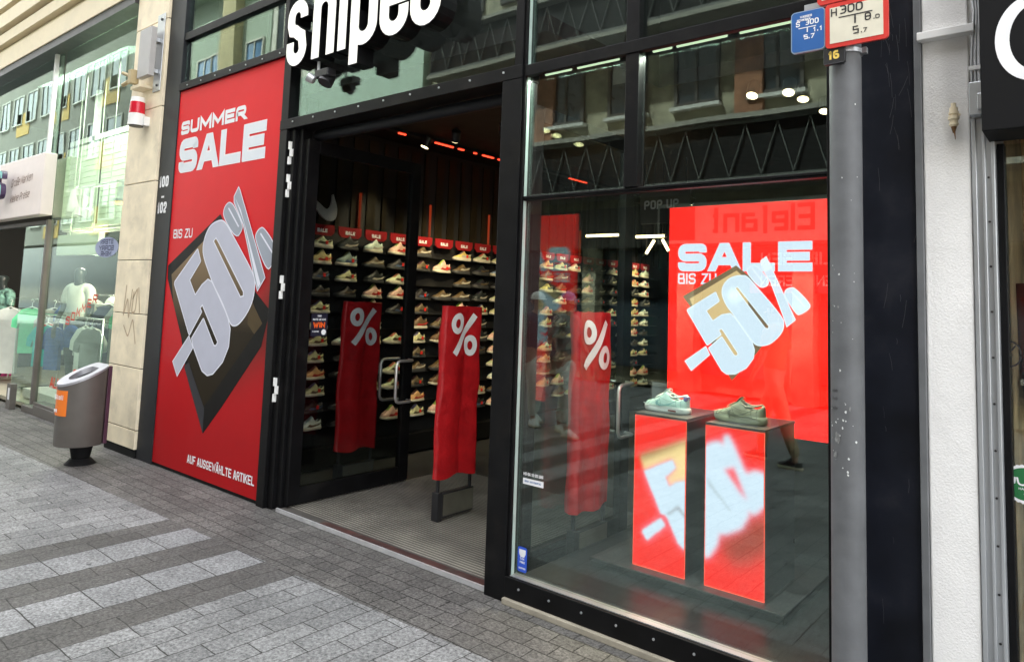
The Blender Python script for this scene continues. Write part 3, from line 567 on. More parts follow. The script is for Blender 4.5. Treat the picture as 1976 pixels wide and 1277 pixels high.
mb = MB(); ftext(mb, "AUF AUSGEWÄHLTE ARTIKEL", -6.17, -.0125, .108, .070, 1.075, .012, rnd=.02); mb.build("printed_lettering", wv, poster)

# house number on the left column
mb = MB(); ftext(mb, "100", -7.105, -.0215, 2.575, .11, .19, .026, rnd=.03); ftext(mb, "-", -7.05, -.0215, 2.44, .08, .07, .018); ftext(mb, "102", -7.105, -.0215, 2.32, .11, .19, .026, rnd=.03)
e = mb.build("house_number", K['whitemark']); tag(e, "white house number 100 - 102 on the dark column", "house number")

# ---------------------------------------------------------------- raised shop sign letters
sign = empty("shop_sign", (-3.95, -.1, 3.19), "big white raised lower case letters over the entrance", "shop sign")
lf_face = mat('lit_letter_face', (.86, .86, .80), .4, var=.02, emit=(1, .98, .9), estr=.06)
B0 = 3.312; XH = .505; T = .10; YF = -.165
def letter(paths, closed=False):
    mb = MB()
    for k, p in enumerate(paths): ribbon(mb, p, T, (0, YF, 0), X_, Z_, -Y_, k*.0012, 1, thick=.135)
    o = mb.build("letter", [K['black'], K['black']], sign)
    mb = MB()
    for k, p in enumerate(paths): ribbon(mb, p, T-.006, (0, YF, 0), X_, Z_, -Y_, .003+k*.0012, 0)
    mb.build("letter_face", lf_face, o)
def spath(x0, x1):
    a, b = x0+T/2, x1-T/2; t, c = B0+XH-T/2, B0+T/2-.012; w = (b-a)/2; mx_ = (a+b)/2
    return [(b, t-.10)] + arc(mx_, t-w, w, w, 0, 180, 10) + [(a, t-w-.05)] + [(a+.02, t-w-.10), (a+.06, B0+XH*.52), (b-.06, B0+XH*.46), (b-.02, c+w+.09)] + arc(mx_, c+w, w, w, 0, -180, 10) + [(a, c+w+.06)]
letter([spath(-4.79, -4.525)])
a, b = -4.46+T/2, -4.18-T/2; w = (b-a)/2
letter([[(a, B0), (a, B0+XH)], [(a, B0+.30)] + arc((a+b)/2, B0+XH-T/2-w, w, w, 180, 0, 12) + [(b, B0)]])
letter([[(-4.097, B0), (-4.097, B0+XH)], [(-4.097, B0+XH+.05), (-4.097, B0+XH+.15)]])
a, b = -4.009+T/2, -3.713-T/2; w = (b-a)/2; c = B0+T/2-.012
letter([[(a, B0-.127), (a, B0+XH)], [(a, B0+XH*.5)] + arc((a+b)/2, B0+XH-T/2-w, w, w, 180, 0, 12) + arc((a+b)/2, c+w, w, w, 0, -178, 12) + [(a, B0+XH*.5)]])
a, b = -3.695+T/2, -3.405-T/2; w = (b-a)/2
letter([[(a+.03, B0+.245), (b-.01, B0+.245), (b, B0+XH-T/2-w)] + arc((a+b)/2, B0+XH-T/2-w, w, w, 0, 180, 12) + arc((a+b)/2, c+w, w, w, 180, 360, 12) + [(b, c+w+.05)]])
letter([spath(-3.393, -3.105)])
mb = MB()
for x in (-4.6, -4.0, -3.4): mb.cyl((x, YF+.13, 3.52), (x, .018, 3.52), .016, 10)
mb.box(-4.75, -3.15, YF+.137, YF+.155, 3.50, 3.56); mb.build("mounting_rail", K['anthracite'], sign)
# a small floodlight and junction box under the sign
e = empty("floodlight", (-4.40, -.09, 3.19), "small dark floodlight hanging below the white sign letters", "floodlight")
mb = MB(); mb.box(-4.46, -4.30, -.13, -.05, 3.18, 3.24); mb.cyl((-4.38, -.09, 3.14), (-4.38, -.06, 3.20), .055, 16); mb.build("housing", K['dark'], e, bevel=.008)
mb = MB(); mb.cyl((-4.45, -.10, 3.24), (-4.45, -.10, 3.33), .012, 8); mb.cyl((-4.44, -.14, 3.16), (-4.475, -.17, 3.185), .03, 14, .035); mb.build("bracket", K['alu'], e)

# ---------------------------------------------------------------- anti theft gates under red covers
def gate(x, label):
    r = empty("security_gate", (x, .80, 0), label, "security gate", "red covered security gates in the entrance")
    rnd = random.Random(x)
    mb = MB(); mb.box(x-.032, x+.032, .615, .665, .004, .205); mb.box(x-.026, x+.026, .666, 1.0, .02, .195); mb.build("base", K['dark'], r, bevel=.006)
    mb = MB(); mb.box(x+.0265, x+.030, .675, .99, .035, .185); mb.build("base_plate", mat('gate_base_plate', (.10, .095, .075), .4, var=.2), r)
    mb = MB(); mb.box(x-.012, x+.012, .632, .652, .19, 1.53); mb.box(x-.012, x+.012, .97, .988, .19, 1.53); mb.box(x-.012, x+.012, .653, .969, 1.50, 1.53); mb.build("post", K['dark'], r, bevel=.004)
    ph = rnd.random()*6
    def disp(y, z): return .010*math.sin(y*24+ph) + .006*math.sin(y*9+z*4+ph) + .004*math.sin(z*17+y*13+ph) - .007*math.exp(-((y-.83)/.018)**2)*(1 if z < 1.15 else max(0., 1-(z-1.15)*4))
    y0, y1, z0, z1 = .605, 1.005, .305, 1.545
    ring = []
    n = 30
    for k in range(n+1): ring.append((y0+(y1-y0)*k/n, 1))
    for k in range(n+1): ring.append((y1-(y1-y0)*k/n, -1))
    rows = []
    for i in range(47):
        z = z0+(z1-z0)*i/46
        pr = []
        for k, (y, s_) in enumerate(ring):
            e_ = min(1, min(y-y0, y1-y)/.012); d = .034*math.sqrt(max(e_, .02))
            yy = y+.006*math.sin(z*11+ph)+.010*math.sin(z*3.1+ph)-.014*(1.2-z)/1.2*max(0, 1-(y-.605)/.18)
            dz = .012*math.sin(y*21+ph) if i == 0 else (-.006*abs(math.sin(y*15)) if i == 46 else 0)
            pr.append((x+s_*(d+disp(y, z)*e_), yy, z+dz))
        rows.append(pr)
    mb = MB(); mb.loft(rows, caps=False); mb.add(rows[-1], [tuple(range(len(ring)))], 0)
    cov = mb.build("fabric_cover", K['redcloth'], r)
    # percent sign printed on the cloth: strokes laid on the waving face
    def on(y, z): return (x+.034+max(disp(y, z), disp(y+.012, z), disp(y-.012, z))+.004, y+.006*math.sin(z*11+ph)+.010*math.sin(z*3.1+ph), z)
    mb = MB()
    def stroke(pts, t):
        P = [Vector(p) for p in pts]; Lp, Rp = [], []
        for i, p in enumerate(P):
            d = ((P[i+1] if i+1 < len(P) else p)-(P[i-1] if i else p)).normalized()
            if len(P) > 3 and (P[0]-P[-1]).length < 1e-4 and i in (0, len(P)-1): d = (P[1]-P[-2]).normalized()
            nn = Vector((-d.y, d.x))*t/2; Lp.append(on(*(p+nn))); Rp.append(on(*(p-nn)))
        c_ = len(P); mb.add(Lp+Rp, [(i, c_+i, c_+i+1, i+1) for i in range(c_-1)])
    cy, cz = .805, 1.335
    stroke([(cy-.105+.22*k/14, cz-.145+.29*k/14) for k in range(15)], .050)
    stroke(arc(cy-.075, cz+.080, .046, .056, 0, 360, 26), .044); stroke(arc(cy+.085, cz-.085, .046, .056, 0, 360, 26), .044)
    mb.build("percent_mark", K['whitemark'], cov)
    return r
gate(-3.76, "red covered gate with a white percent sign standing in the open doorway")
gate(-4.93, "dark red covered percent gate seen behind the open glass door leaf")
gate(-2.575, "red covered percent gate seen through the display window's left side")

# ---------------------------------------------------------------- screens in the display window
scr = empty("sale_screen", (-1.785, 1.3, .8), "large glowing red SALE screen hanging behind the two pedestals", "screen")
EX = .255
ER = emi('screen_red', (1.0, .004, .0), 1.15*EX); EW = emi('screen_white', (.66, .77, .90), .66*EX); ET = emi('screen_tan', (1, .70, .33), .45*EX); EK = emi('screen_shade', (.38, .05, .03), .55*EX); ED = emi('screen_dark', (.25, .16, .08), .5*EX); EL = emi('screen_light', (.80, .90, 1), .66*EX)
sx0, sx1, sz0, sz1 = -2.29, -1.228, .845, 2.268
mb = MB(); mb.box(sx0-.004, sx1+.004, 1.305, 1.36, sz0-.004, sz1+.004); mb.build("screen_housing", K['dark'], scr, bevel=.003)
SW, SH = 54, 72; img = np.zeros((SH, SW, 3)); img[:] = (1.15, .004, .0)
sm = blur(raster([((x-sx0)/(sx1-sx0), (z-sz0)/(sz1-sz0)) for x, z in SCREEN['shade']], SW, SH), 5)[..., None]*.55
img = img*(1-sm)+np.array((.42, .06, .03))*sm
picture("screen_face", img, sx0, sx1, sz0, sz1, 1.300, scr, glow=EX, rough=.3)
A2 = dict(A=SCREEN, y=1.300, par=scr)
art("screen_box", 'box', .0011, ED, **A2); art("screen_box_inside", 'inner', .0016, ET, **A2)
mb = MB(); text(mb, "SALE", (-2.224, 1.2994, 1.835), X_, Z_, -Y_, .185, .877, .054, rnd=.04, gap=.09); mb.build("screen_lettering", EW, scr)
mb = MB(); text(mb, "BIS ZU", (-2.222, 1.2994, 1.75), X_, Z_, -Y_, .072, .272, .011, rnd=.018); mb.build("screen_lettering", EW, scr)
art("screen_numeral", 'five', .0034, [EW, EL], f=lambda p: chaikin(soft(p, .88), 2), outl=.006, **A2)
art("screen_numeral", 'zero', .0042, [EW, EL], ['zhole'], f=lambda p: chaikin(p, 2), outl=.006, **A2)
art("screen_percent_stroke", 'slash', .0050, [EW, EL], f=soft, outl=.006, **A2); art("screen_percent_stroke", 'slashlite', .0056, EL, **A2)
for r_, l_ in (('ringa', 'linea'), ('ringb', 'lineb')):
    art("screen_percent_ring", r_, .0046, [EW, EL], f=lambda p: chaikin(p, 2), outl=.006, **A2)
    mb = MB(); ribbon(mb, SCREEN[l_], .008, (0, 1.2946, 0), X_, Z_, -Y_); mb.build("ring_slot", EL, scr)
art("screen_minus", 'minus', .0046, [EW, EL], outl=.006, **A2)

def pedestal(x0, x1, layers, label):
    r = empty("display_pedestal", ((x0+x1)/2, .775, .15), label, "pedestal", "lit pedestals carrying a sneaker each")
    mb = MB(); mb.box(x0, x1, .552, 1.0, .15, .975); mb.build("body", K['pedside'], r, bevel=.003)
    mb = MB(); mb.box(x0-.002, x1+.002, .549, 1.002, .9755, .99); mb.build("top", mat('grey_top_laminate', (.055, .05, .05), .45), r, bevel=.002)
    w, h = 60, 156; img = np.zeros((h, w, 3)); img[:] = (1.0, .012, .004)
    for keys, colr, bl, op in layers:
        a = np.zeros((h, w))
        for k in keys: a = np.maximum(a, raster(PEDART[k], w, h)) if not k.startswith('-') else a*(1-raster(PEDART[k[1:]], w, h))
        a = (blur(a, bl)*op)[..., None]; img = img*(1-a)+np.array(colr)*a
    picture("lit_face", img, x0+.004, x1-.004, .156, .972, .5455, r, glow=.62*EX, rough=.3)
    mb = MB(); mb.box(x0, x1, .5462, .551, .15, .155); mb.box(x0, x1, .5462, .551, .973, .9755); mb.box(x0, x0+.003, .5462, .551, .155, .973); mb.box(x1-.003, x1, .5462, .551, .155, .973); mb.build("face_frame", emi('pedestal_edge', (1, .10, .05), .2), r)
CW = (.68, .80, .94)
pedestal(-2.10, -1.783, [(['at'], (1, .72, .32), 2, 1), (['ad'], (.30, .17, .08), 3, .85), (['a5', 'am'], (1, .35, .5), 4, .9), (['a5', 'am'], CW, 1, 1), (['ag'], (.35, .35, .38), 1, .7)], "red lit pedestal nearer the doorway, under the pale mint sneaker")
pedestal(-1.672, -1.354, [(['bs'], (.30, .05, .025), 7, .9), (['b0', '-bh'], (1, .35, .5), 4, .9), (['b0', '-bh'], CW, 2, 1), (['bg'], (.45, .5, .55), 1, .55)], "red lit pedestal nearer the grey pole, under the olive sneaker")
mb = MB(); mb.box(-2.33, -1.235, .475, 1.25, .1005, .13); mb.box(-2.335, -1.23, .47, 1.255, .1305, .1497)
e = mb.build("display_platform", K['platform'], bevel=.004); tag(e, "low dark grey platform under the two lit pedestals", "platform")

# ---------------------------------------------------------------- sneakers
def sneaker_mesh(L=.29, Wd=.102, nt=20, ns=13, high=1.0, sole_h=.028):
    """toe at -x, heel at +x, standing on z = 0"""
    wk = [(0, .20), (.03, .56), (.10, .86), (.22, 1.), (.40, .93), (.60, .80), (.80, .76), (.93, .70), (.98, .52), (1, .30)]
    hk = [(0, .040), (.05, .052), (.15, .060), (.28, .072), (.42, .097), (.52, .116), (.565, .122), (.60, .112), (.70, .088), (.82, .082), (.92, .096), (.97, .104), (1, .090)]
    itp = lambda t, k: float(np.interp(t, [a for a, _ in k], [b for _, b in k]))
    up_, so = MB(), MB(); rows = []
    for i in range(nt+1):
        t = i/nt; t = t+.025*math.sin(2*math.pi*t)*-.5; t = min(max(t, 0), 1); w = Wd/2*itp(t, wk); h = itp(t, hk)*high; x = -L/2+.006+(L-.012)*t; z0 = sole_h*.8
        row = []
        for k in range(ns+1):
            a = math.pi*k/ns; c, s_ = math.cos(a), math.sin(a)
            y = w*math.copysign(abs(c)**.75, c); z = z0+(h-z0)*abs(s_)**.7
            if .585 < t < .965 and abs(c) < .62: z = min(z, z0+(h-z0)*.90)-.03*(1-(abs(c)/.62)**2)*min(1, (t-.585)/.05, (.965-t)/.03)
            y -= .006*math.sin(t*math.pi)*(1 if True else 0)
            row.append((x, y, z))
        rows.append(row)
    for i in range(nt):
        t = (i+.5)/nt
        for k in range(ns):
            c = abs(math.cos(math.pi*(k+.5)/ns)); lining = .58 < t < .97 and c < .5
            tongue = .34 < t <= .58 and c < .36
            up_.add([rows[i][k], rows[i+1][k], rows[i+1][k+1], rows[i][k+1]], [(0, 1, 2, 3)], 1 if lining else (2 if tongue else 0), True)
    up_.add(rows[0], [tuple(range(ns+1))], 0); up_.add(rows[-1], [tuple(range(ns+1))[::-1]], 0)
    P = []
    for i in range(17): t = i/16; P.append((-L/2+L*t, Wd/2*(itp(t, wk)*1.03+.03)-.006*math.sin(t*math.pi)))
    for i in range(17): t = 1-i/16; P.append((-L/2+L*t, -Wd/2*(itp(t, wk)*1.03+.03)-.006*math.sin(t*math.pi)))
    def ring(z, g): return [(x*(1+g*.012/L), y*(1+g*.06), z+(.010*max(0, 1-(x+L/2)/(.18*L))**1.5 if z < sole_h*.5 else .004*max(0, 1-(x+L/2)/(.2*L)))) for x, y in P]
    so.loft([ring(0, -.6), ring(.004, 0), ring(sole_h*.5, .35), ring(sole_h, 0), ring(sole_h+.003, -.7)])
    # weld the doubled vertices of the upper
    return up_, so
def weld(o):
    bm = bmesh.new(); bm.from_mesh(o.data); bmesh.ops.remove_doubles(bm, verts=bm.verts, dist=1e-5); bmesh.ops.recalc_face_normals(bm, faces=bm.faces); bm.to_mesh(o.data); bm.free()
def make_sneaker(name, loc, rz, cu, cs, cl, ct, label, group, tagc=None, detail=False, **kw):
    r = empty(name, loc, label, "sneaker", group, rz)
    u_, s_ = sneaker_mesh(nt=34 if detail else 16, ns=21 if detail else 11, **kw)
    o = u_.build("upper", [cu, cl, ct], r, local=True); weld(o)
    s = s_.build("sole", cs, r, local=True); weld(s)
    if tagc:
        mb = MB(); mb.box(.025, .052, -.056, -.052, .036, .068); mb.build("price_tag", tagc, r, local=True)
    return r
mint = mat('mint_leather', (.56, .78, .72), .55, var=.06, scale=30); mints = mat('mint_sole', (.80, .86, .84), .5)
oli = mat('olive_leather', (.36, .37, .26), .6, var=.08, scale=30); olis = mat('olive_sole', (.46, .49, .35), .55); lin = mat('dark_lining', (.10, .10, .09), .9); lace = mat('pale_lace', (.6, .7, .66), .8); laceo = mat('olive_lace', (.22, .23, .16), .8)
def hero(loc, rz, cu, cs, ct, label, sole_h, extra):
    r = make_sneaker("display_sneaker", loc, rz, cu, cs, lin, ct, label, "sneakers on the lit pedestals", detail=True, sole_h=sole_h, L=.29, Wd=.106)
    mb = MB()
    for k in range(7):
        x = -.06+k*.013; z = .082+k*.0062+(.004 if k > 3 else 0)
        mb.tube([(x, -.032, z-.006), (x+.003, -.014, z+.004), (x+.004, 0, z+.007), (x+.003, .014, z+.004), (x, .026, z-.006)], .0026, 7)
    mb.build("laces", ct, r, local=True)
    # curved side stripe on the outer side (facing the street)
    pts = [(.105, .083), (.04, .052), (-.005, .042), (-.025, .047), (-.028, .058), (-.02, .068), (-.030, .066), (-.043, .054), (-.038, .040), (-.015, .035), (.04, .044)]
    mb = MB(); w = lambda x: .0545*float(np.interp((x+.145)/.29, [0, .1, .25, .45, .7, .95, 1], [.5, .9, 1, .93, .82, .75, .5]))
    fl = [Vector((a, b, 0)) for a, b in pts]; tri = tessellate_polygon([fl])
    mb.add([(a, -(w(a)*(1-.55*max(0, (b-.04))/.06*.42))-.0125, b) for a, b in pts], [tuple(t) for t in tri]); o = mb.build("side_stripe", extra[0], r, local=True)
    seam = extra[2]
    sy = lambda a, b: -(w(a)*(1-.55*max(0, (b-.04))/.06*.42))-.0118
    for ln in ([(-.062, .074), (-.080, .055), (-.098, .036)], [(-.098, .058), (-.104, .046), (-.108, .034)], [(-.03, .090), (-.012, .060), (-.006, .036)], [(.088, .094), (.083, .065), (.090, .036)], [(.122, .092), (.112, .064), (.118, .036)], [(-.03, .090), (.02, .070), (.083, .066)], [(-.062, .074), (-.02, .05), (.03, .042), (.09, .044)]):
        mb = MB(); P = round_path(ln, .02); mb.tube([(a, sy(a, b), b) for a, b in P], .0013, 6); mb.build("seam", seam, r, local=True)
    mb = MB(); rows = []
    for k in range(7):
        t = k/6; rows.append([(-.018+.030*t, .026*math.cos(q)-.002, .098+.036*t-(.004 if k == 6 else 0)+.006*math.sin(q)) for q in np.linspace(0, 2*math.pi, 14, endpoint=False)])
    mb.loft(rows); mb.build("tongue", ct, r, local=True)
    mb = MB(); mb.tube([(.012, -.030, .104), (.05, -.036, .089), (.085, -.035, .090), (.118, -.026, .100), (.128, 0, .104), (.118, .022, .100), (.085, .030, .090), (.05, .031, .089), (.012, .026, .104)], .0055, 8); mb.build("collar_padding", extra[3], r, local=True)
    for z_, m_ in ((sole_h+.006, extra[1]),):
        mb = MB(); mb.tube([(x, -w(x)*1.03-.006, z_+.004*max(0, -x*8)) for x in np.linspace(-.135, .135, 16)], .0022, 6); mb.build("foxing_seam", m_, r, local=True)
    return r
# both stand side-on to the street, toes towards the doorway
h1 = hero((-1.985, .715, .991), R(-4), mint, mints, lace, "pale mint running sneaker on the pedestal nearer the doorway", .030, (mat('teal_stripe', (.20, .42, .42), .5), lace, mat('teal_seam', (.22, .40, .38), .7), mat('pale_collar', (.80, .86, .82), .8)))
mb = MB(); mb.box(.035, .085, -.0535, -.0505, .010, .019); mb.build("air_window", mat('dark_red_window', (.16, .03, .02), .2), h1, local=True)
mb = MB(); mb.box(.118, .139, -.030, .024, .072, .098); mb.build("heel_tab", mat('violet_tab', (.16, .18, .45), .5), h1, local=True, bevel=.006)
h2 = hero((-1.545, .70, .991), R(-4), oli, olis, laceo, "olive green chunky sneaker on the pedestal nearer the pole", .038, (mat('olive_stripe', (.15, .16, .11), .5), laceo, mat('olive_seam', (.13, .14, .09), .7), mat('olive_collar', (.40, .38, .27), .8)))

# ---------------------------------------------------------------- the long shoe wall
WX = -5.6
wall = empty("shoe_wall", (WX, 3.6, 0), "long dark wall of shoe shelves with gold slats along the shop's left side", "shelving")
gold = mat('bronze_slat', (.016, .011, .0035), .5, .2, var=.4, scale=12, bump=.3, bscale=40)
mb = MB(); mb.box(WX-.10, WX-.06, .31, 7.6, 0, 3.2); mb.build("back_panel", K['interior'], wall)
mb = MB()
for k in range(38):
    y = .42+k*.19
    mb.box(WX-.059, WX-.035-(.012 if k % 3 else 0), y, y+(.11 if k % 3 else .05), 2.22, 3.15)
mb.build("gold_slats", gold, wall)
rows_z = [2.022-.150*i for i in range(12)]
ys = [.49+.318*k for k in range(21)]
for z in rows_z:
    mb = MB(); mb.box(WX-.059, WX+.015, .40, 7.35, z-.005, z-.001); mb.build("shelf", K['blackmatt'], wall)
mb = MB(); mb.box(WX-.059, WX+.06, .40, 7.35, .02, .2); mb.build("plinth", K['blackmatt'], wall)
for y in (.36, 1.27, 2.22, 3.18, 5.1, 6.4):
    mb = MB(); mb.box(WX-.034, WX-.012, y-.007, y+.007, 2.24, 2.60); mb.build("light_strip", emi('orange_glow', (1, .09, .02), .03), wall)
# red SALE headers
hd = mat('red_header', (.30, .008, .012), .5)
e0 = None
ordw = ["first", "second", "third", "fourth", "fifth", "sixth", "seventh", "eighth", "ninth", "tenth", "eleventh", "twelfth", "thirteenth", "fourteenth", "fifteenth", "sixteenth", "seventeenth", "eighteenth", "nineteenth", "twentieth", "twenty-first"]
for k, y in enumerate(ys):
    lb = "red SALE header strip over the %s shoe column from the street" % ordw[k]
    if e0 is None:
        e0 = empty("sale_header", (WX+.02, y, 2.19), lb, "sale header", "red SALE headers on the shoe wall")
        mb = MB(); mb.poly((.012, 0, 0), Y_, Z_, [(-.135, .05), (-.135, -.02), (-.10, -.05), (.10, -.05), (.135, -.02), (.135, .05)], depth=.012); mb.build("board", hd, e0, local=True)
        mb = MB(); text(mb, "SALE", (.0135, -.055, -.022), Y_, Z_, X_, .034, .11, .009); mb.build("lettering", K['whitemark'], e0, local=True)
        c = e0
    else: c = copy_tree(e0); c.location.y = y
    c["label"] = lb
# one source pair per colour, then copies
rnd = random.Random(11)
cols = {"cream": (.68, .58, .33), "white": (.72, .70, .64), "tan": (.56, .43, .17), "grey": (.30, .30, .29), "black": (.02, .02, .022), "sand yellow": (.60, .46, .16), "pale blue": (.30, .42, .50), "brown": (.13, .08, .05)}
ptag = mat('red_price_tag', (.75, .03, .02), .5, emit=(1, .04, .02), estr=0.)
src = {}
soleL = mat('cream_rubber_sole', (.68, .62, .48), .6); soleD = mat('dark_rubber_sole', (.05, .05, .05), .6)
names = list(cols)
names += ['black', 'black', 'black', 'black', 'brown', 'cream', 'cream']
colpref = [rnd.choice(names) for _ in ys]
GRP = "shoes on the shoe wall"
for k, y in enumerate(ys):
    for i, z in enumerate(rows_z):
        if rnd.random() < .13: continue
        cn = colpref[k] if rnd.random() < .55 else rnd.choice(names)
        lb = "%s sneaker on the %s shelf down, %s column from the street" % (cn, ordw[i], ordw[k])
        var = rnd.randrange(3); key = (cn, var)
        if key not in src:
            kw = (dict(L=.245, Wd=.095, high=1.0, sole_h=.022), dict(L=.25, Wd=.098, high=.95, sole_h=.034), dict(L=.235, Wd=.094, high=1.22, sole_h=.026))[var]
            r0 = make_sneaker("shelf_sneaker", (WX+.0, y, z), R(90), mat(cn.replace(' ', '_')+'_sneaker_upper', tuple(v*rnd.uniform(.8, 1.15) for v in cols[cn]), .55, var=.25, scale=18), soleD if cn in ("black", "brown") and rnd.random() < .6 else soleL, lin, mat(cn.replace(' ', '_')+'_tongue', tuple(v*rnd.choice([.3, .8, .5]) for v in cols[cn]), .7), lb, GRP, tagc=ptag if rnd.random() < .6 else None, **kw)
            sc_ = mat('shoe_accent', rnd.choice([(.03, .03, .03), (.45, .04, .03), (.08, .12, .2), (.5, .45, .35), (.12, .09, .05)]), .6)
            mb = MB(); zb = kw['sole_h']; hw = kw['Wd']*.47
            mb.add([(a_, -(hw*(1-.28*max(0, h_-.03)/.05))-.006, zb+h_) for a_, h_ in ((-.055, .012), (.0, .006), (.075, .02), (.105, .045), (.05, .03), (.005, .024), (-.03, .032))], [(0, 1, 2, 3, 4, 5, 6)])
            mb.build("side_stripe", sc_, r0, local=True)
            mb = MB()
            for q in range(4): mb.box(-.045+q*.013, -.039+q*.013, -.018, .014, .062+q*.008*kw['high'], .066+q*.008*kw['high'])
            mb.build("laces", soleL, r0, local=True)
            src[key] = r0; c = r0
        else:
            c = copy_tree(src[key])
        c.location = (WX+.005, y+rnd.uniform(-.015, .015), z); c.rotation_euler.z = R(90+rnd.uniform(-7, 7)); c["label"] = lb
# local +y of a copied shoe must face the room: turn so that the tagged side looks to +x
# pale curved tick emblem at the start of the wall
mb = MB(); TK = [(.62, 2.475), (.70, 2.445), (.80, 2.375), (.84, 2.39), (.862, 2.44), (.865, 2.545), (.90, 2.47), (.925, 2.40), (.925, 2.33), (.90, 2.285), (.855, 2.27), (.79, 2.285), (.72, 2.34)]
mb.poly((-5.52, 0, 0), Y_, Z_, chaikin(TK, 1), depth=.02)
e = mb.build("tick_emblem", mat('pale_grey_emblem', (.50, .49, .46), .5)); tag(e, "pale grey curved tick emblem above the first shoe columns", "wall emblem")

# ---------------------------------------------------------------- lamps in the shoe shop
def area(parent, loc, to, power, size, col, ang=64):
    d = bpy.data.lights.new("lamp_light", 'SPOT'); d.energy = power*.8; d.color = col; d.spot_size = R(ang); d.spot_blend = .8; d.shadow_soft_size = size
    o = bpy.data.objects.new("lamp_light", d); C.objects.link(o); o.parent = parent; off = Vector((0, 0, 0)); p = parent
    while p is not None: off += p.location; p = p.parent
    o.location = Vector(loc)-off; o.rotation_euler = (Vector(to)-Vector(loc)).to_track_quat('-Z', 'Y').to_euler()
warm = emi('lamp_glow', (1, .80, .42), 1.0)
def spot(loc, aim, label, power):
    e = empty("spotlight", loc, label, "spotlight", "ceiling spotlights in the shoe shop")
    d = (Vector(aim)-Vector(loc)).normalized(); p = Vector(loc); zc = 3.198
    mb = MB(); mb.cyl(p-d*.10, p, .045, 16); mb.cyl(p-d*.07, (p.x-d.x*.07, p.y-d.y*.07, zc), .012, 8); mb.build("housing", K['dark'], e)
    mb = MB(); mb.cyl(p-d*.004, p+d*.004, .038, 16); mb.build("lens", warm, e)
    if power: area(e, p+d*.03, aim, power, .05, (1, .84, .50), 64 if power < 50 else 26)
sp = [((-5.15, 1.65, 3.08), (-5.6, 1.2, 1.5), "lit spotlight nearest the shoe wall above the doorway", 17.28),
      ((-4.70, 1.62, 3.08), (-5.6, 2.3, 1.4), "middle lit spotlight of three above the doorway", 19.44),
      ((-4.10, 1.62, 3.08), (-5.6, 3.2, 1.3), "lit spotlight close to the right door post", 21.6),
      ((-1.86, 1.66, 3.08), (-2.0, .70, 1.0), "lit spotlight furthest from the pole in the window's ceiling row", 55),
      ((-1.63, 1.72, 3.08), (-1.55, .70, 1.0), "second lit spotlight of the window's ceiling row", 55),
      ((-1.60, 1.93, 3.08), (-1.6, 1.0, .3), "third lit spotlight of the window's ceiling row", 0),
      ((-1.57, 2.33, 3.08), (-1.6, 1.4, .3), "lit spotlight closest to the pole behind the display window", 0),
      ((-4.60, 4.6, 3.08), (-5.6, 4.6, 1.3), "lit spotlight deep in the shop over the middle of the shoe wall", 32.4),
      ((-4.60, 6.4, 3.08), (-5.6, 6.4, 1.3), "lit spotlight at the far end of the shoe wall", 32.4)]
for s_ in sp: spot(*s_)
redl = emi('red_strip_glow', (1, .05, .02), .5)
e = empty("ceiling_light_strip", (-5.2, 2.2, 3.2), "broken red light strip running along the shop ceiling", "light strip")
mb = MB(); mb.box(-5.24, -5.16, 1.2, 7.2, 3.17, 3.199); mb.build("rail", K['dark'], e)
for y0, y1 in ((1.35, 1.44), (1.84, 2.1), (2.18, 2.26), (2.42, 2.46), (2.56, 2.74), (2.82, 2.92), (3.0, 3.08), (3.3, 3.6), (4.2, 4.6)):
    mb = MB(); mb.box(-5.21, -5.19, y0, y1, 3.160, 3.1695); mb.build("lit_segment", redl, e)
# warm linear tubes deep in the shop
tubew = emi('warm_tube_glow', (1, .70, .34), 1.3)
for (a, b), lb in ((((-4.78, 4, 2.40), (-4.32, 4, 2.40)), "long warm tube lamp just left of the interior steel post"), (((-4.10, 4, 2.37), (-3.74, 4, 2.37)), "long warm tube lamp beside the red screen"),
                   (((-3.88, 4.02, 2.33), (-3.98, 4.02, 2.18)), "short slanting tube lamp under the long ones"), (((-3.78, 4.02, 2.33), (-3.70, 4.02, 2.20)), "short slanting tube lamp touching the screen's edge")):
    e = empty("tube_lamp", a, lb, "tube lamp", "tube lamps deep in the shop")
    mb = MB(); mb.cyl(a, b, .016, 10); mb.build("tube", tubew, e)
    A_, B_ = Vector(a), Vector(b); d = (B_-A_).normalized()
    mb = MB(); mb.cyl(A_-d*.03, A_, .019, 10); mb.cyl(B_, B_+d*.03, .019, 10); mb.cyl(A_+Vector((0, .0, .0)), (a[0], a[1], 3.199), .004, 6); mb.cyl(B_, (b[0], b[1], 3.199), .004, 6); mb.build("hanger", K['dark'], e)
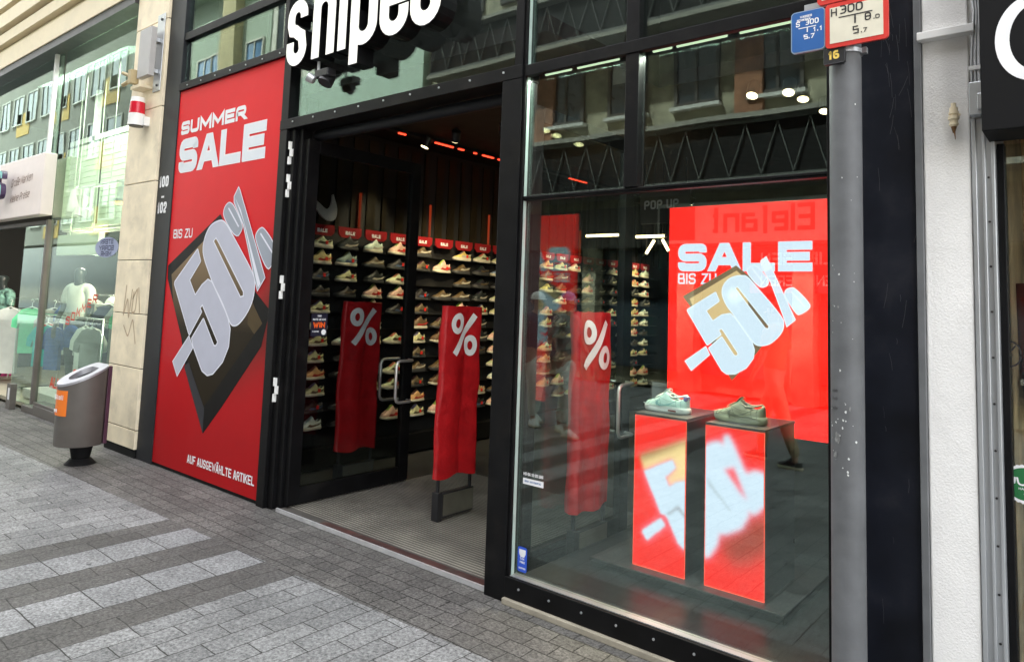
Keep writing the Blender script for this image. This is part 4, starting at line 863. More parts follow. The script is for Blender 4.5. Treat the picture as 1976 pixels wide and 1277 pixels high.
# pale tubes under the steel beam of the display window
coolw = emi('pale_green_tube_glow', (.80, 1.0, .66), .13)
for k, (x0, x1, lb) in enumerate(((-2.49, -2.29, "short pale tube at the doorway end of the window transom"), (-2.265, -1.976, "pale tube left of the window mullion"),
                      (-1.79, -1.665, "short pale tube just right of the window mullion"), (-1.655, -1.37, "pale tube in the middle of the window transom"), (-1.325, -.93, "long pale tube nearest the grey pole"))):
    e = empty("fluorescent_tube", ((x0+x1)/2, .10, 2.90), lb, "tube lamp", "pale tubes along the window transom")
    mb = MB(); mb.cyl((x0+.010, .10, 2.917), (x1-.010, .10, 2.917), .008, 10); mb.build("tube", coolw, e)
    mb = MB(); mb.box(x0, x1, .085, .115, 2.927, 2.945); mb.build("batten", K['trackwhite'], e)
    d = bpy.data.lights.new("tube_light", 'AREA'); d.shape = 'RECTANGLE'; d.size = x1-x0; d.size_y = .03; d.energy = 1.4*(x1-x0)/.3; d.color = (.93, 1, .86); o = bpy.data.objects.new("tube_light", d); C.objects.link(o); o.parent = e; o.location = (0, .02, .0); o.rotation_euler = (R(12), 0, 0)
# barrier with smoked panel by the partition
e = empty("checkout_barrier", (-2.40, 1.47, .1), "chrome framed barrier with a smoked panel behind the pedestals", "barrier")
mb = MB(); mb.tube([(-2.50, 1.47, .78), (-2.50, 1.47, 1.07), (-2.30, 1.47, 1.07), (-2.30, 1.47, .78)], .008, 12); mb.tube([(-2.40, 1.47, .1), (-2.40, 1.47, .78)], .016, 10); mb.tube([(-2.52, 1.47, .78), (-2.28, 1.47, .78)], .008, 8); mb.build("frame", K['chrome'], e)
mb = MB(); mb.box(-2.492, -2.308, 1.464, 1.476, .79, 1.062); mb.build("panel", mat('smoked_panel', (.22, .25, .26), .2, var=.1), e, bevel=.002)
mb = MB(); mb.box(-2.50, -2.40, 1.50, 1.58, .1, .62); mb.build("foot_post", K['dark'], e, bevel=.006)
# dark racks at the back of the shop
for x0, x1, lb in ((-4.4, -3.2, "dark stock rack at the back left of the shop"), (-2.9, -1.4, "dark stock rack at the back right of the shop")):
    e = empty("stock_rack", ((x0+x1)/2, 6.5, 0), lb, "rack")
    mb = MB(); mb.box(x0, x1, 6.6, 6.7, 0, 2.2); mb.build("rack_back", K['brick_dark'], e)
    for z in (.4, .8, 1.2, 1.6, 2.0): mb = MB(); mb.box(x0, x1, 6.3, 6.598, z, z+.03); mb.build("shelf", K['blackmatt'], e)
    mb = MB(); r_ = random.Random(x0)
    for z in (.43, .83, 1.23, 1.63):
        x = x0+.03
        while x < x1-.2: w = r_.uniform(.14, .22); mb.box(x, x+w, 6.32, 6.55, z+.001, z+r_.uniform(.1, .26)); x += w+.02
    mb.build("boxes", mat('shoe_box_card', (.11, .06, .05), .7, var=.5, scale=3), e)
mb = MB(); text(mb, "POP UP", (-3.95, 3.90, 2.66), X_, Z_, -Y_, .10, .42, .02, rnd=.02); mb.box(-4.0, -3.4, 3.903, 3.93, 2.50, 2.86, 1); mb.cyl((-3.95, 3.915, 2.86), (-3.95, 3.915, 3.199), .005, 6, mi=1); mb.cyl((-3.45, 3.915, 2.86), (-3.45, 3.915, 3.199), .005, 6, mi=1)
e = mb.build("pop_up_sign", [mat('dim_white_letter', (.45, .45, .48), .6), K['dark']]); tag(e, "dark hanging sign reading POP UP inside the shop", "sign")

# ---------------------------------------------------------------- stickers on the glass
def sticker(name, x0, x1, z0, z1, m, label, y=.0185, build=None, rr=.012):
    e = empty(name, ((x0+x1)/2, y, z0), label, "sticker")
    P = []
    for cx, cz, a0 in ((x1-rr, z1-rr, 0), (x0+rr, z1-rr, 90), (x0+rr, z0+rr, 180), (x1-rr, z0+rr, 270)): P += arc(cx, cz, rr, rr, a0, a0+90, 4)
    mb = MB(); mb.poly((0, y, 0), X_, Z_, P); mb.build("backing", m, e)
    if build: build(e, y-.0006)
    return e
def bf(e, y):
    mb = MB(); mb.poly((0, y, 0), X_, Z_, [(-2.497, .262), (-2.452, .262), (-2.452, .240), (-2.462, .222), (-2.487, .222), (-2.497, .240)]); mb.build("white_shield", K['whitemark'], e)
    mb = MB(); ftext(mb, "TAX", -2.49, y-.0004, .208, .011, .03, .0025); ftext(mb, "FREE", -2.49, y-.0004, .190, .011, .034, .0025); ftext(mb, "SHOPPING", -2.497, y-.0004, .160, .009, .046, .002); mb.build("lettering", K['whitemark'], e)
sticker("tax_free_sticker", -2.507, -2.443, .145, .275, K['stickerblue'], "bright blue rounded sticker low in the window's corner by the doorway", build=bf)
def bh(e, y):
    mb = MB(); ftext(mb, "MO-SA 10-20 UHR", -2.485, y, .655, .016, .135, .003); mb.build("lettering", K['whitemark'], e)
    mb = MB(); ftext(mb, "SONN- UND FEIERTAG", -2.475, y, .620, .009, .11, .0018); mb.build("small_lettering", K['blue'], e)
sticker("opening_hours_sticker", -2.487, -2.347, .608, .640, K['whitemark'], "white opening hours sticker reading MO-SA 10-20 on the display window", build=bh, rr=.002)
e = empty("prize_sticker", (-4.74, .26, 1.27), "dark square sticker with orange WIN on the door glass", "sticker")
mb = MB(); mb.poly((-4.7645, 0, 0), Y_, Z_, [(.185, 1.27), (.335, 1.27), (.335, 1.445), (.185, 1.445)]); mb.build("backing", mat('dark_navy_sticker', (.012, .013, .03), .4), e)
mb = MB(); text(mb, "WIN", (-4.7637, .205, 1.335), Y_, Z_, X_, .042, .11, .012); mb.build("orange_lettering", mat('orange_ink', (.85, .12, .01), .5), e)
mb = MB(); text(mb, "RATE US AND", (-4.7637, .20, 1.392), Y_, Z_, X_, .014, .12, .003); text(mb, "TEST", (-4.7637, .24, 1.42), Y_, Z_, X_, .012, .04, .003); text(mb, "MORE", (-4.7637, .20, 1.30), Y_, Z_, X_, .010, .06, .002)
mb.poly((-4.7637, 0, 0), Y_, Z_, arc(.305, 1.30, .022, .022, 0, 345, 20)); mb.build("white_marks", K['whitemark'], e)

# ---------------------------------------------------------------- pole with its plates
PX, PY, PR = -.765, -.20, .060
e = empty("street_pole", (PX, PY, GZ), "grey painted steel pole with scuffs in front of the dark column", "pole")
mb = MB(); mb.cyl((PX, PY, GZ), (PX, PY, 5.2), PR, 40, PR*.93); mb.cyl((PX, PY, GZ), (PX, PY, .012), PR+.035, 40, PR+.03); mb.build("tube", K['pole'], e)
mb = MB()
mb.cyl((PX, PY, 2.76), (PX, PY, 2.776), PR+.005, 40); mb.build("clamp_band", K['alu'], e)
mb = MB(); mb.cyl((PX, PY, 2.605), (PX, PY, 2.621), PR+.005, 40)
mb.box(PX+PR, PX+PR+.02, PY-.012, PY+.012, 2.602, 2.625); mb.build("clamp_band", K['alu'], e)
r_ = random.Random(3)
mb = MB()
for k in range(38):
    a = R(r_.uniform(215, 335)); z = r_.choice([r_.uniform(1.0, 1.35), r_.uniform(1.4, 2.5), r_.gauss(1.15, .08), r_.gauss(1.6, .1)]); s_ = r_.choice([.0012, .0015, .002, .0025, .004])
    p = Vector((PX+math.cos(a)*(PR+.0004), PY+math.sin(a)*(PR+.0004), z)); u = Vector((-math.sin(a), math.cos(a), 0))
    mb.poly(p, u, Z_, [(s_*r_.uniform(.5, 1.2)*math.cos(t), s_*r_.uniform(.5, 1.6)*math.sin(t)) for t in np.linspace(0, 5.4, 6)])
mb.build("paint_chips", mat('pale_paint_chip', (.62, .64, .62), .7), e)
mb = MB()
for (z, a0, w, h) in ((1.135, 250, .030, .05), (1.07, 240, .018, .035), (1.245, 292, .008, .02), (1.62, 255, .01, .012)):
    a = R(a0); p = Vector((PX+math.cos(a)*(PR+.0012), PY+math.sin(a)*(PR+.0012), z)); u = Vector((-math.sin(a), math.cos(a), 0))
    mb.poly(p, u, Z_, [(w*.5*r_.uniform(.5, 1.1)*math.cos(t), h*.5*r_.uniform(.4, 1.1)*math.sin(t)) for t in np.linspace(0, 5.9, 13)])
mb.build("sticker_residue", mat('grey_sticker_residue', (.22, .225, .22), .8, var=.4, scale=60), e)
mb = MB()   # pen scribble
for k, z in enumerate((1.30, 1.27, 1.235)):
    for i in range(5):
        a = R(225+i*5.2); p = Vector((PX+math.cos(a)*(PR+.0006), PY+math.sin(a)*(PR+.0006), z)); u = Vector((-math.sin(a), math.cos(a), 0))
        ribbon(mb, [(0, 0), (.001, .009+.003*((i+k) % 3)), (.004, .004), (.005, .010)], .0012, p, u, Z_, Vector((math.cos(a), math.sin(a), 0)))
mb.build("pen_scribble", K['ink'], e)
def plate(name, x0, x1, z0, z1, y, mface, mborder, label, rr=.016, bw=.016):
    e = empty(name, ((x0+x1)/2, y, z0), label, "sign")
    def rrect(i):
        P = []
        for cx, cz, a0 in ((x1-rr, z1-rr, 0), (x0+rr, z1-rr, 90), (x0+rr, z0+rr, 180), (x1-rr, z0+rr, 270)): P += arc(cx, cz, rr-i, rr-i, a0, a0+90, 5) if rr > i else [(cx+(rr-i)*(1 if a0 in (0, 270) else -1), cz+(rr-i)*(1 if a0 < 180 else -1))]
        return P
    mb = MB(); mb.poly((0, y, 0), X_, Z_, rrect(0), depth=.012); mb.build("plate", mborder, e)
    if mface:
        mb = MB(); mb.poly((0, y-.0016, 0), X_, Z_, rrect(bw), depth=.0014); mb.build("face", mface, e)
    return e
SY = -.285
h = plate("hydrant_sign", -.815, -.592, 2.6180, 2.7951, SY, K['signwhite'], K['signred'], "cream hydrant sign with red border reading H300 8.0 5.7", bw=.017)
mb = MB(); y = SY-.003
ftext(mb, "H", -.793, y, 2.7420, 0.0310, .022, .0045); ftext(mb, "300", -.762, y, 2.7450, 0.0344, .084, .0055, rnd=.012)
mb.poly((0, y, 0), X_, Z_, [(-.765, 2.7312), (-.645, 2.7312), (-.645, 2.7358), (-.765, 2.7358)]); mb.poly((0, y, 0), X_, Z_, [(-.709, 2.6988), (-.703, 2.6988), (-.703, 2.7310), (-.709, 2.7310)])
ftext(mb, "8", -.672, y, 2.6996, 0.0310, .022, .0048, rnd=.01); ftext(mb, ".0", -.642, y, 2.6996, 0.0172, .022, .0032, rnd=.006)
ftext(mb, "5", -.715, y, 2.6565, 0.0310, .022, .0048, rnd=.01); ftext(mb, ".7", -.686, y, 2.6565, 0.0172, .022, .0032); mb.build("black_lettering", K['ink'], h)
bl = plate("valve_sign", -.948, -.817, 2.6242, 2.7936, SY+.004, K['blue'], mat('pale_blue_edge', (.32, .42, .55), .4), "blue valve sign reading S 300 1.1 5.7 left of the hydrant sign", bw=.004)
mb = MB(); y = SY+.001
ftext(mb, "S", -.928, y, 2.7304, 0.0224, .016, .0042, rnd=.008); ftext(mb, "300", -.892, y, 2.7320, 0.0224, .052, .0042, rnd=.008)
mb.poly((0, y, 0), X_, Z_, [(-.918, 2.7212), (-.850, 2.7212), (-.850, 2.7246), (-.918, 2.7246)]); mb.poly((0, y, 0), X_, Z_, [(-.886, 2.7027), (-.8815, 2.7027), (-.8815, 2.7210), (-.886, 2.7210)])
ftext(mb, "1.1", -.862, y, 2.6996, 0.0189, .036, .0036); ftext(mb, "5.7", -.898, y, 2.6750, 0.0189, .042, .0038, rnd=.006); ftext(mb, "WASSER", -.912, y, 2.7643, 0.0095, .046, .002); ftext(mb, "SCHIEBER", -.924, y, 2.7520, 0.0086, .052, .002); mb.build("white_lettering", K['whitemark'], bl)
t_ = plate("upper_sign", -.845, -.62, 2.7997, 2.9476, SY, K['signwhite'], K['signred'], "red bordered sign cut by the picture's top, above the hydrant sign", bw=.017)
mb = MB(); ftext(mb, "H 200", -.80, SY-.003, 2.9014, .030, .12, .005); mb.build("black_lettering", K['ink'], t_)
e = empty("number_plate", (PX-.03, -.275, 2.575), "small black plate with yellow 16 under the hydrant sign", "number plate")
mb = MB(); mb.box(-.825, -.745, -.278, -.262, 2.560, 2.622); mb.box(-.822, -.748, -.284, -.2625, 2.555, 2.5595); mb.build("plate", K['dark'], e, bevel=.003)
mb = MB(); ftext(mb, "16", -.806, -.2788, 2.575, .034, .040, .008, rnd=.01); mb.build("lettering", K['yellowink'], e)
mb = MB()
for z in (2.70, 2.80): mb.box(-.90, -.63, SY+.017, SY+.026, z, z+.022)
mb.box(PX-.02, PX+.02, SY+.0265, PY-PR*.8, 2.70, 2.822); e2 = mb.build("sign_bracket", K['alu']); tag(e2, "flat aluminium bracket holding the signs on the pole", "bracket")

# ---------------------------------------------------------------- right-hand neighbour: plaster, channel, snack shop
e = empty("plaster_building", (-.44, 0, GZ), "white roughcast plaster strip of a neighbouring house beside the black column", "building")
mb = MB(); mb.box(-.5325, -.376, -.004, .4, GZ+.22, 6.5); mb.build("plaster_wall", K['stucco'], e, bevel=.006)
mb = MB(); mb.box(-.532, -.361, .1, 9, 6.51, 24); mb.box(-.532, -.361, .41, 9, GZ, 6.5); mb.build("sun_blocking_body", K['palerender'], e)  # unseen mass added to close a sun gap between the neighbours
mb = MB(); mb.box(-.5325, -.376, -.010, .4, GZ, GZ+.219); mb.build("base_course", K['stucco'], e, bevel=.006)
mb = MB(); mb.box(-.542, -.352, -.050, -.004, 2.668, 2.700); mb.build("ledge_rail", K['white'], e, bevel=.003)
mb = MB(); mb.box(-.375, -.300, .0, .3, GZ, 2.34); mb.build("corner_channel", K['alu'], e)
mb = MB()
for x0, x1 in ((-.372, -.358), (-.340, -.330), (-.312, -.301)): mb.box(x0, x1, -.012, -.0005, GZ, 2.34)
mb.build("channel_ribs", K['alu'], e, bevel=.002)
mb = MB()
for k in range(12): mb.cyl((-.322, -.0005, .30+k*.165), (-.322, -.003, .30+k*.165), .0042, 8)
mb.build("rivet_heads", K['ink'], e)
i_ = empty("pipe_stub", (-.424, -.03, 2.28), "old cream pipe stub with a rusty tip on the white plaster", "pipe stub")
mb = MB(); x, y = -.424, -.038
mb.cyl((x, y, 2.385), (x, y, 2.402), .009, 12); mb.cyl((x, y, 2.352), (x, y, 2.385), .014, 12); mb.cyl((x, y, 2.340), (x, y, 2.352), .019, 12); mb.cyl((x, y, 2.312), (x, y, 2.340), .012, 12, .015); mb.cyl((x, y, 2.318), (x, y, 2.324), .0165, 12); mb.cyl((x, y, 2.360), (x, y, 2.368), .0185, 6); mb.cyl((x, -.004, 2.365), (x, y, 2.365), .006, 8); mb.box(x+.012, x+.022, y-.004, y+.004, 2.352, 2.36)
mb.build("stub_body", K['creampaint'], i_)
mb = MB(); mb.cyl((x, y, 2.288), (x, y, 2.312), .004, 8, .010); mb.cyl((x+.004, y, 2.262), (x+.002, y, 2.290), .001, 8, .003); mb.build("rusty_tip", mat('rust', (.18, .09, .03), .8, var=.4, scale=60), i_)
b_ = empty("cable_box", (-.335, -.04, 2.34), "small grey cable box between the plaster and the black sign", "cable box")
mb = MB(); mb.box(-.372, -.326, -.055, -.0125, 2.345, 2.47); mb.box(-.345, -.328, -.075, -.0555, 2.36, 2.42); mb.build("box_body", K['alu'], b_, bevel=.003)
mb = MB()
for k in range(3): mb.tube([(-.365+k*.013, -.02-.006*k, 2.47), (-.362+k*.012, -.035, 2.58), (-.352+k*.008, -.03, 2.75), (-.370+k*.012, -.03, 2.95), (-.372+k*.01, -.03, 3.2)], .0045, 7)
mb.build("cables", K['alu'], b_)
mb = MB(); mb.box(-.372, -.318, -.045, -.0125, 2.52, 2.535); mb.build("cable_clip", K['white'], b_)
sb = empty("snack_sign", (.3, -.15, 2.25), "black sign box with a big white letter at the right edge", "shop sign")
mb = MB(); mb.box(-.318, 1.6, -.205, .0, 2.246, 3.05); mb.build("sign_box", K['blackmatt'], sb, bevel=.004)
mb = MB(); ribbon(mb, arc(-.155, 2.555, .095, .135, 50, 310, 30), .038, (0, -.2062, 0), X_, Z_, -Y_); mb.poly((0, -.2066, 0), X_, Z_, arc(-.165, 2.555, .108, .150, 110, 250, 20)+arc(-.150, 2.555, .085, .125, 250, 110, 20)); mb.build("letter", K['whitemark'], sb)
sn = empty("snack_shop", (.6, .1, GZ), "snack shop front with brown interior behind glass at the right edge", "building")
mb = MB(); mb.box(-.299, 1.6, .06, .068, GZ+.06, 2.245); mb.build("shop_pane", K['glass'], sn)
mb = MB(); mb.box(-.299, 1.6, .02, .10, GZ, GZ+.059); mb.box(-.2985, -.275, .03, .10, GZ+.06, 2.245); mb.build("shop_frame", K['black'], sn, bevel=.003)
mb = MB(); mb.box(-.30, 1.6, 1.2, 1.3, GZ, 2.6); mb.box(-.36, -.301, .31, 1.2, GZ, 2.6); mb.box(-.30, 1.6, .11, 1.2, GZ-.05, GZ+.01); mb.build("inner_wall", K['stone_in'], sn)
mb = MB(); mb.box(-.30, 1.6, .10, 1.3, 2.46, 2.6); mb.build("inner_ceiling", K['interior'], sn)
mb = MB(); mb.box(-.245, -.205, .30, .34, GZ+.011, 2.45); mb.box(-.10, -.06, .5, .54, GZ+.011, 2.45); mb.build("wooden_post", K['wood'], sn, bevel=.004)
mb = MB(); mb.box(-.29, 1.5, .6, .64, 1.32, 1.345); mb.build("steel_rail", K['chrome'], sn)
mb = MB(); mb.box(-.28, 1.5, .70, 1.0, GZ+.011, .95); mb.build("counter", mat('dark_counter', (.05, .03, .02), .4), sn)
mb = MB(); mb.cyl((-.17, .75, 1.25), (-.17, .75, 1.75), .12, 24, .16); mb.build("red_pot", mat('dark_red_lacquer', (.16, .02, .015), .3), sn)
mb = MB(); mb.box(-.36, 14, .12, 9, 3.3, 24); mb.box(1.6, 14, .12, 9, GZ, 3.29); mb.build("sun_blocking_storey", K["palerender"], sn)  # unseen mass added so no sun reaches the pavement on this side
hs = empty("halal_sticker", (-.246, .055, .95), "round green sticker with scalloped white rim on the snack shop window", "sticker")
n = 28
mb = MB(); mb.poly((0, .0590, 0), X_, Z_, [(-.243+(.066+.0035*(k % 2))*math.cos(2*math.pi*k/(2*n)), 1.012+(.066+.0035*(k % 2))*math.sin(2*math.pi*k/(2*n))) for k in range(2*n)]); mb.build("white_rim", K['whitemark'], hs)
mb = MB(); mb.poly((0, .0585, 0), X_, Z_, arc(-.243, 1.012, .057, .057, 0, 351, 40)); mb.build("green_disc", K['green'], hs)
mb = MB()
for pth, t in (([(-.205, 1.018), (-.222, 1.010), (-.236, 1.012), (-.240, 1.035)], .006), ([(-.240, 1.012), (-.252, 1.008), (-.262, 1.012), (-.266, 1.034)], .006), ([(-.272, 1.034), (-.274, 1.012), (-.284, 1.010), (-.288, 1.020)], .006), ([(-.215, 1.030), (-.205, 1.018), (-.216, 1.004)], .006)):
    ribbon(mb, round_path(pth, .008), t, (0, .0580, 0), X_, Z_, -Y_)
ftext(mb, "HALAL", -.262, .0580, .992, .008, .04, .0016); mb.poly((0, .0580, 0), X_, Z_, arc(-.243, .978, .004, .004, 0, 340, 10)); mb.build("white_script", K['whitemark'], hs)
mb = MB(); ribbon(mb, arc(-.278, 1.47, .035, .045, 0, 350, 26), .006, (0, .0585, 0), X_, Z_, -Y_); ribbon(mb, [(-.30, 1.44), (-.26, 1.50)], .005, (0, .0580, 0), X_, Z_, -Y_)
e = mb.build("ring_decal", K['ink']); tag(e, "thin black ring decal on the snack shop window", "decal")

# ---------------------------------------------------------------- litter bin
bn = empty("litter_bin", (-7.30, -.475, GZ), "grey brown street litter bin with slanted open top on a black foot", "litter bin")
BX, BY = -7.30, -.475
n = 40; rows = []
def bin_pt(a, s_): # rounded front, flatter back towards the pillar
    x = .205*math.cos(a); y = .205*math.sin(a)
    y = min(y, .155); return Vector((BX+x*s_, BY+y*s_, 0))
def top_z(p): return .79 + (p.y-BY)*.46
ring0 = [bin_pt(2*math.pi*k/n, .96)+Vector((0, 0, .155)) for k in range(n)]
ringa = [bin_pt(2*math.pi*k/n, .985)+Vector((0, 0, .17)) for k in range(n)]
ringt = [Vector((p.x, p.y, top_z(p))) for p in (bin_pt(2*math.pi*k/n, 1.0) for k in range(n))]
mb = MB(); mb.loft([ring0, ringa, ringt], caps=False); mb.add(ring0, [tuple(range(n))[::-1]], 0); mb.build("body", K['brownmetal'], bn)
r1 = [Vector((p.x, p.y, top_z(p)+.012)) for p in (bin_pt(2*math.pi*k/n, 1.025) for k in range(n))]; r2 = [Vector((p.x, p.y, top_z(p)+.012)) for p in (bin_pt(2*math.pi*k/n, .60) for k in range(n))]
r0 = [p-Vector((0, 0, .022)) for p in r1]; r3 = [p-Vector((0, 0, .05)) for p in r2]
mb = MB(); mb.loft([r0, r1, r2, r3], caps=False, smooth=False); mb.build("slanted_lid", mat('pale_lid_metal', (.42, .42, .45), .35, .4), bn)
mb = MB(); mb.add(r3, [tuple(range(n))], 0); mb.build("dark_opening", K['blackmatt'], bn)
mb = MB(); mb.cyl((BX+.02, BY+.02, .03), (BX+.02, BY+.02, .16), .075, 24, .10); mb.cyl((BX+.02, BY+.02, GZ), (BX+.02, BY+.02, .03), .13, 24, .085); mb.build("foot", K['blackmatt'], bn)
mb = MB(); mb.box(BX+.10, BX+.135, BY+.156, BY+.19, .155, .86); mb.box(BX-.135, BX-.10, BY+.156, BY+.19, .155, .86); mb.build("rear_profile", mat('dark_plum_profile', (.07, .025, .045), .4), bn, bevel=.004)
mb = MB(); P = []
for a in np.linspace(R(252), R(306), 9): P.append(bin_pt(a, 1.006))
V = [p+Vector((0, 0, .43)) for p in P]+[p+Vector((0, 0, .655)) for p in P]
mb.add(V, [(i, i+1, 10+i, 9+i) for i in range(8)]); o = mb.build("orange_sticker", K['orange'], bn)
mb = MB()
a_ = R(282); p = bin_pt(a_, 1.012); u = Vector((-math.sin(a_), math.cos(a_), 0)); text(mb, "Stoff", p-u*.075+Vector((0, 0, .575)), u, Z_, Vector((math.cos(a_), math.sin(a_), 0)), .04, .13, .009); text(mb, "en", p-u*.07+Vector((0, 0, .46)), u, Z_, Vector((math.cos(a_), math.sin(a_), 0)), .036, .045, .009); mb.build("lettering", K['whitemark'], o)

# ---------------------------------------------------------------- left-hand neighbour building
ln = empty("corner_shop_building", (-10, 0, GZ), "cream clad clothes shop with tall glass front left of the poster", "building")
mb = MB(); hts = [.24, .82, 1.34, 1.87, 2.65, 3.40, 4.30, 5.3]
z = .06
for zt in hts: mb.box(-7.88, -7.152, -.045, .35, z+.004, zt-.004); z = zt
mb.build("stone_pillar", K['cream'], ln, bevel=.004)
mb = MB(); mb.box(-7.87, -7.16, -.03, .34, GZ, 5.3); mb.build("pillar_core", K['blackmatt'], ln)
# graffiti on the stone
mb = MB()
for pth in ([(-7.60, 1.62), (-7.63, 1.30), (-7.55, 1.50), (-7.50, 1.28), (-7.46, 1.58)], [(-7.42, 1.56), (-7.44, 1.34), (-7.36, 1.36), (-7.34, 1.60), (-7.44, 1.48)], [(-7.60, 1.22), (-7.48, 1.10), (-7.40, 1.30), (-7.30, 1.05)], [(-7.32, 1.6), (-7.26, 1.35)]):
    ribbon(mb, round_path(pth, .05), .02, (0, -.0462, 0), X_, Z_, -Y_)
mb.build("faint_graffiti", mat('faint_brown_spray', (.50, .38, .25), .8), ln)
# cladding bands over the window
mb = MB()
for z0, z1, y in ((4.72, 4.98, -.10), (4.99, 5.05, -.06), (5.06, 5.22, -.14), (5.23, 5.28, -.09), (5.29, 5.50, -.18), (5.51, 5.56, -.12), (5.57, 6.2, -.20)): mb.box(-16, -7.889, y, .3, z0, z1)
mb.build("cladding_band", K['creampaint'], ln, bevel=.004)
mb = MB(); mb.box(-16, -7.889, -.085, .3, 4.62, 4.719); mb.build("band_soffit", K['dark'], ln)
fm = K['brownmetal']
mb = MB(); mb.box(-10.30, -7.884, .06, .22, GZ, .10); mb.box(-10.72, -10.301, .06, .22, GZ, .06)
mb.box(-10.40, -10.35, .05, .12, .101, 2.42); mb.box(-7.905, -7.884, .08, .2, .101, 4.62); mb.box(-10.339, -7.906, .07, .2, .1005, .135); mb.build("window_frame", fm, ln, bevel=.004)
mb = MB(); mb.box(-10.595, -10.54, .03, .075, 3.24, 4.619); mb.build("white_mullion", K['white'], ln, bevel=.004)
mb = MB(); mb.box(-10.338, -7.907, .09, .098, .136, 4.619); mb.build("shop_pane", K['glassleft'], ln)
mb = MB(); mb.box(-16, -10.42, .09, .098, 3.25, 4.619); mb.build("shop_pane", K['glassleft'], ln)
mb = MB(); mb.box(-11.3, -10.425, .09, .098, .07, 2.36); mb.build("shop_pane", K['glassleft'], ln)
mb = MB(); mb.box(-16, -7.88, 3.6, 3.7, GZ, 5.6); mb.box(-7.885, -7.2, .35, 3.7, GZ, 5.6); mb.box(-16.1, -16, .1, 3.7, GZ, 5.6); mb.build("interior_wall", mat('shop_back_wall', (.022, .02, .018), .8, var=.25, scale=2), ln)
mb = MB(); mb.box(-16, -7.88, .3, 3.7, 4.63, 4.75); mb.build("inner_ceiling", mat('grey_ceiling', (.16, .16, .15), .8), ln)
mb = MB(); mb.box(-40, -7.2, .36, 12, 6.21, 24); mb.box(-16, -7.2, .36, 3.7, 5.61, 6.2); mb.box(-40, -16.1, .1, 12, GZ, 6.2); mb.build("sun_blocking_storey", K['palerender'], ln)  # unseen row, extended and raised to block the sun from the street
mb = MB(); mb.box(-16, -7.88, .23, 3.6, GZ-.02, GZ+.03); f = mb.build("inner_floor", mat('beige_shop_floor', (.40, .36, .27), .5, var=.1), ln)
# pale slat panels behind the glass
sl = empty("slat_panel", (-10.8, 1.0, 2.5), "pale louvred panel behind the neighbour's glass, nearer the white fascia", "panel")
mb = MB()
for k in range(15): mb.box(-12.8, -11.53, .99+.0, 1.03, 2.46+k*.0865, 2.46+k*.0865+.082)
mb.build("louvres", K['slat'], sl, bevel=.004)
s2 = empty("slat_panel", (-10, 1.0, 2.5), "pale louvred panel behind the neighbour's glass, nearer the stone pillar", "panel")
mb = MB()
for k in range(15): mb.box(-11.36, -8.6, .99, 1.03, 2.47+k*.0865, 2.47+k*.0865+.082)
mb.build("louvres", K['slat'], s2, bevel=.004)
mb = MB(); mb.box(-12.9, -8.4, 1.05, 1.12, 2.44, 2.52); mb.box(-12.9, -8.4, 1.05, 1.15, 3.82, 3.9); mb.box(-12.0, -11.9, 1.05, 1.12, 2.521, 4.62); mb.box(-9.2, -9.1, 1.05, 1.12, 2.521, 4.62); mb.box(-12.9, -7.9, 1.13, 1.16, 2.40, 2.439, 0); o = mb.build("support_rail", K['trackwhite'], s2)
tr = empty("light_track", (-10, .62, 2.95), "white light track with cameras and lamps behind the neighbour's glass", "light track")
mb = MB(); mb.box(-11.55, -8.5, .60, .64, 2.93, 2.96); mb.build("rail", K['trackwhite'], tr)
mb = MB()
for x in (-11.1, -10.0): mb.cyl((x, .62, 2.97), (x, .62, 4.62), .006, 6)
mb.build("suspension_rod", K['trackwhite'], tr)
def trk(x, kind):
    mb = MB()
    if kind == 0: mb.cyl((x, .62, 2.93), (x, .60, 2.62), .075, 18, .085); mb.cyl((x, .62, 2.93), (x, .62, 2.99), .02, 8)
    elif kind == 1: mb.cyl((x, .62, 2.93), (x, .62, 2.82), .03, 12); mb.cyl((x, .62, 2.82), (x, .60, 2.66), .10, 18, .03); mb.cyl((x, .60, 2.66), (x, .59, 2.55), .085, 18, .095)
    else: mb.cyl((x, .62, 2.93), (x, .62, 2.86), .04, 12); mb.cyl((x, .62, 2.86), (x, .62, 2.70), .07, 18, .085); mb.cyl((x, .62, 2.70), (x, .62, 2.66), .13, 20, .13)
    mb.build("track_lamp", K['trackwhite'], tr)
trk(-11.15, 0); trk(-10.85, 1); trk(-9.55, 2)
mb = MB(); mb.cyl((-9.55, .62, 2.655), (-9.55, .62, 2.64), .10, 18); mb.build("lit_rim", emi('orange_rim_glow', (1, .5, .1), 1.), tr)
mb = MB(); mb.cyl((-10.62, .62, 2.60), (-10.4, .5, 2.55), .06, 14); mb.cyl((-10.6, .62, 2.6), (-10.6, .62, 2.93), .02, 8); mb.build("camera_body", K['trackwhite'], tr)
for x, y, z in ((-11.6, 1.4, 2.15), (-9.25, .9, 2.03), (-13, 1.5, 2.3)):
    d = bpy.data.lights.new("lamp_light", 'POINT'); d.energy = 0; bpy.data.lights.remove(d)
def lamp_bar(x, y, z, label):
    e = empty("downlight", (x, y, z), label, "downlight", "red warm downlights in the neighbour's shop")
    mb = MB(); mb.cyl((x, y, z), (x, y, z+.05), .10, 16); mb.cyl((x, y, z+.05), (x, y, 2.43), .012, 6); mb.build("housing", K['dark'], e)
    mb = MB(); mb.cyl((x, y, z-.006), (x, y, z-.001), .085, 16); mb.build("lens", emi('warm_red_lens', (1, .45, .25), 2.5), e)
    d = bpy.data.lights.new("lamp_light", 'POINT'); d.energy = 16; d.color = (1, .88, .7); d.shadow_soft_size = .08; o = bpy.data.objects.new("lamp_light", d); C.objects.link(o); o.parent = e; o.location = (0, 0, -.06)
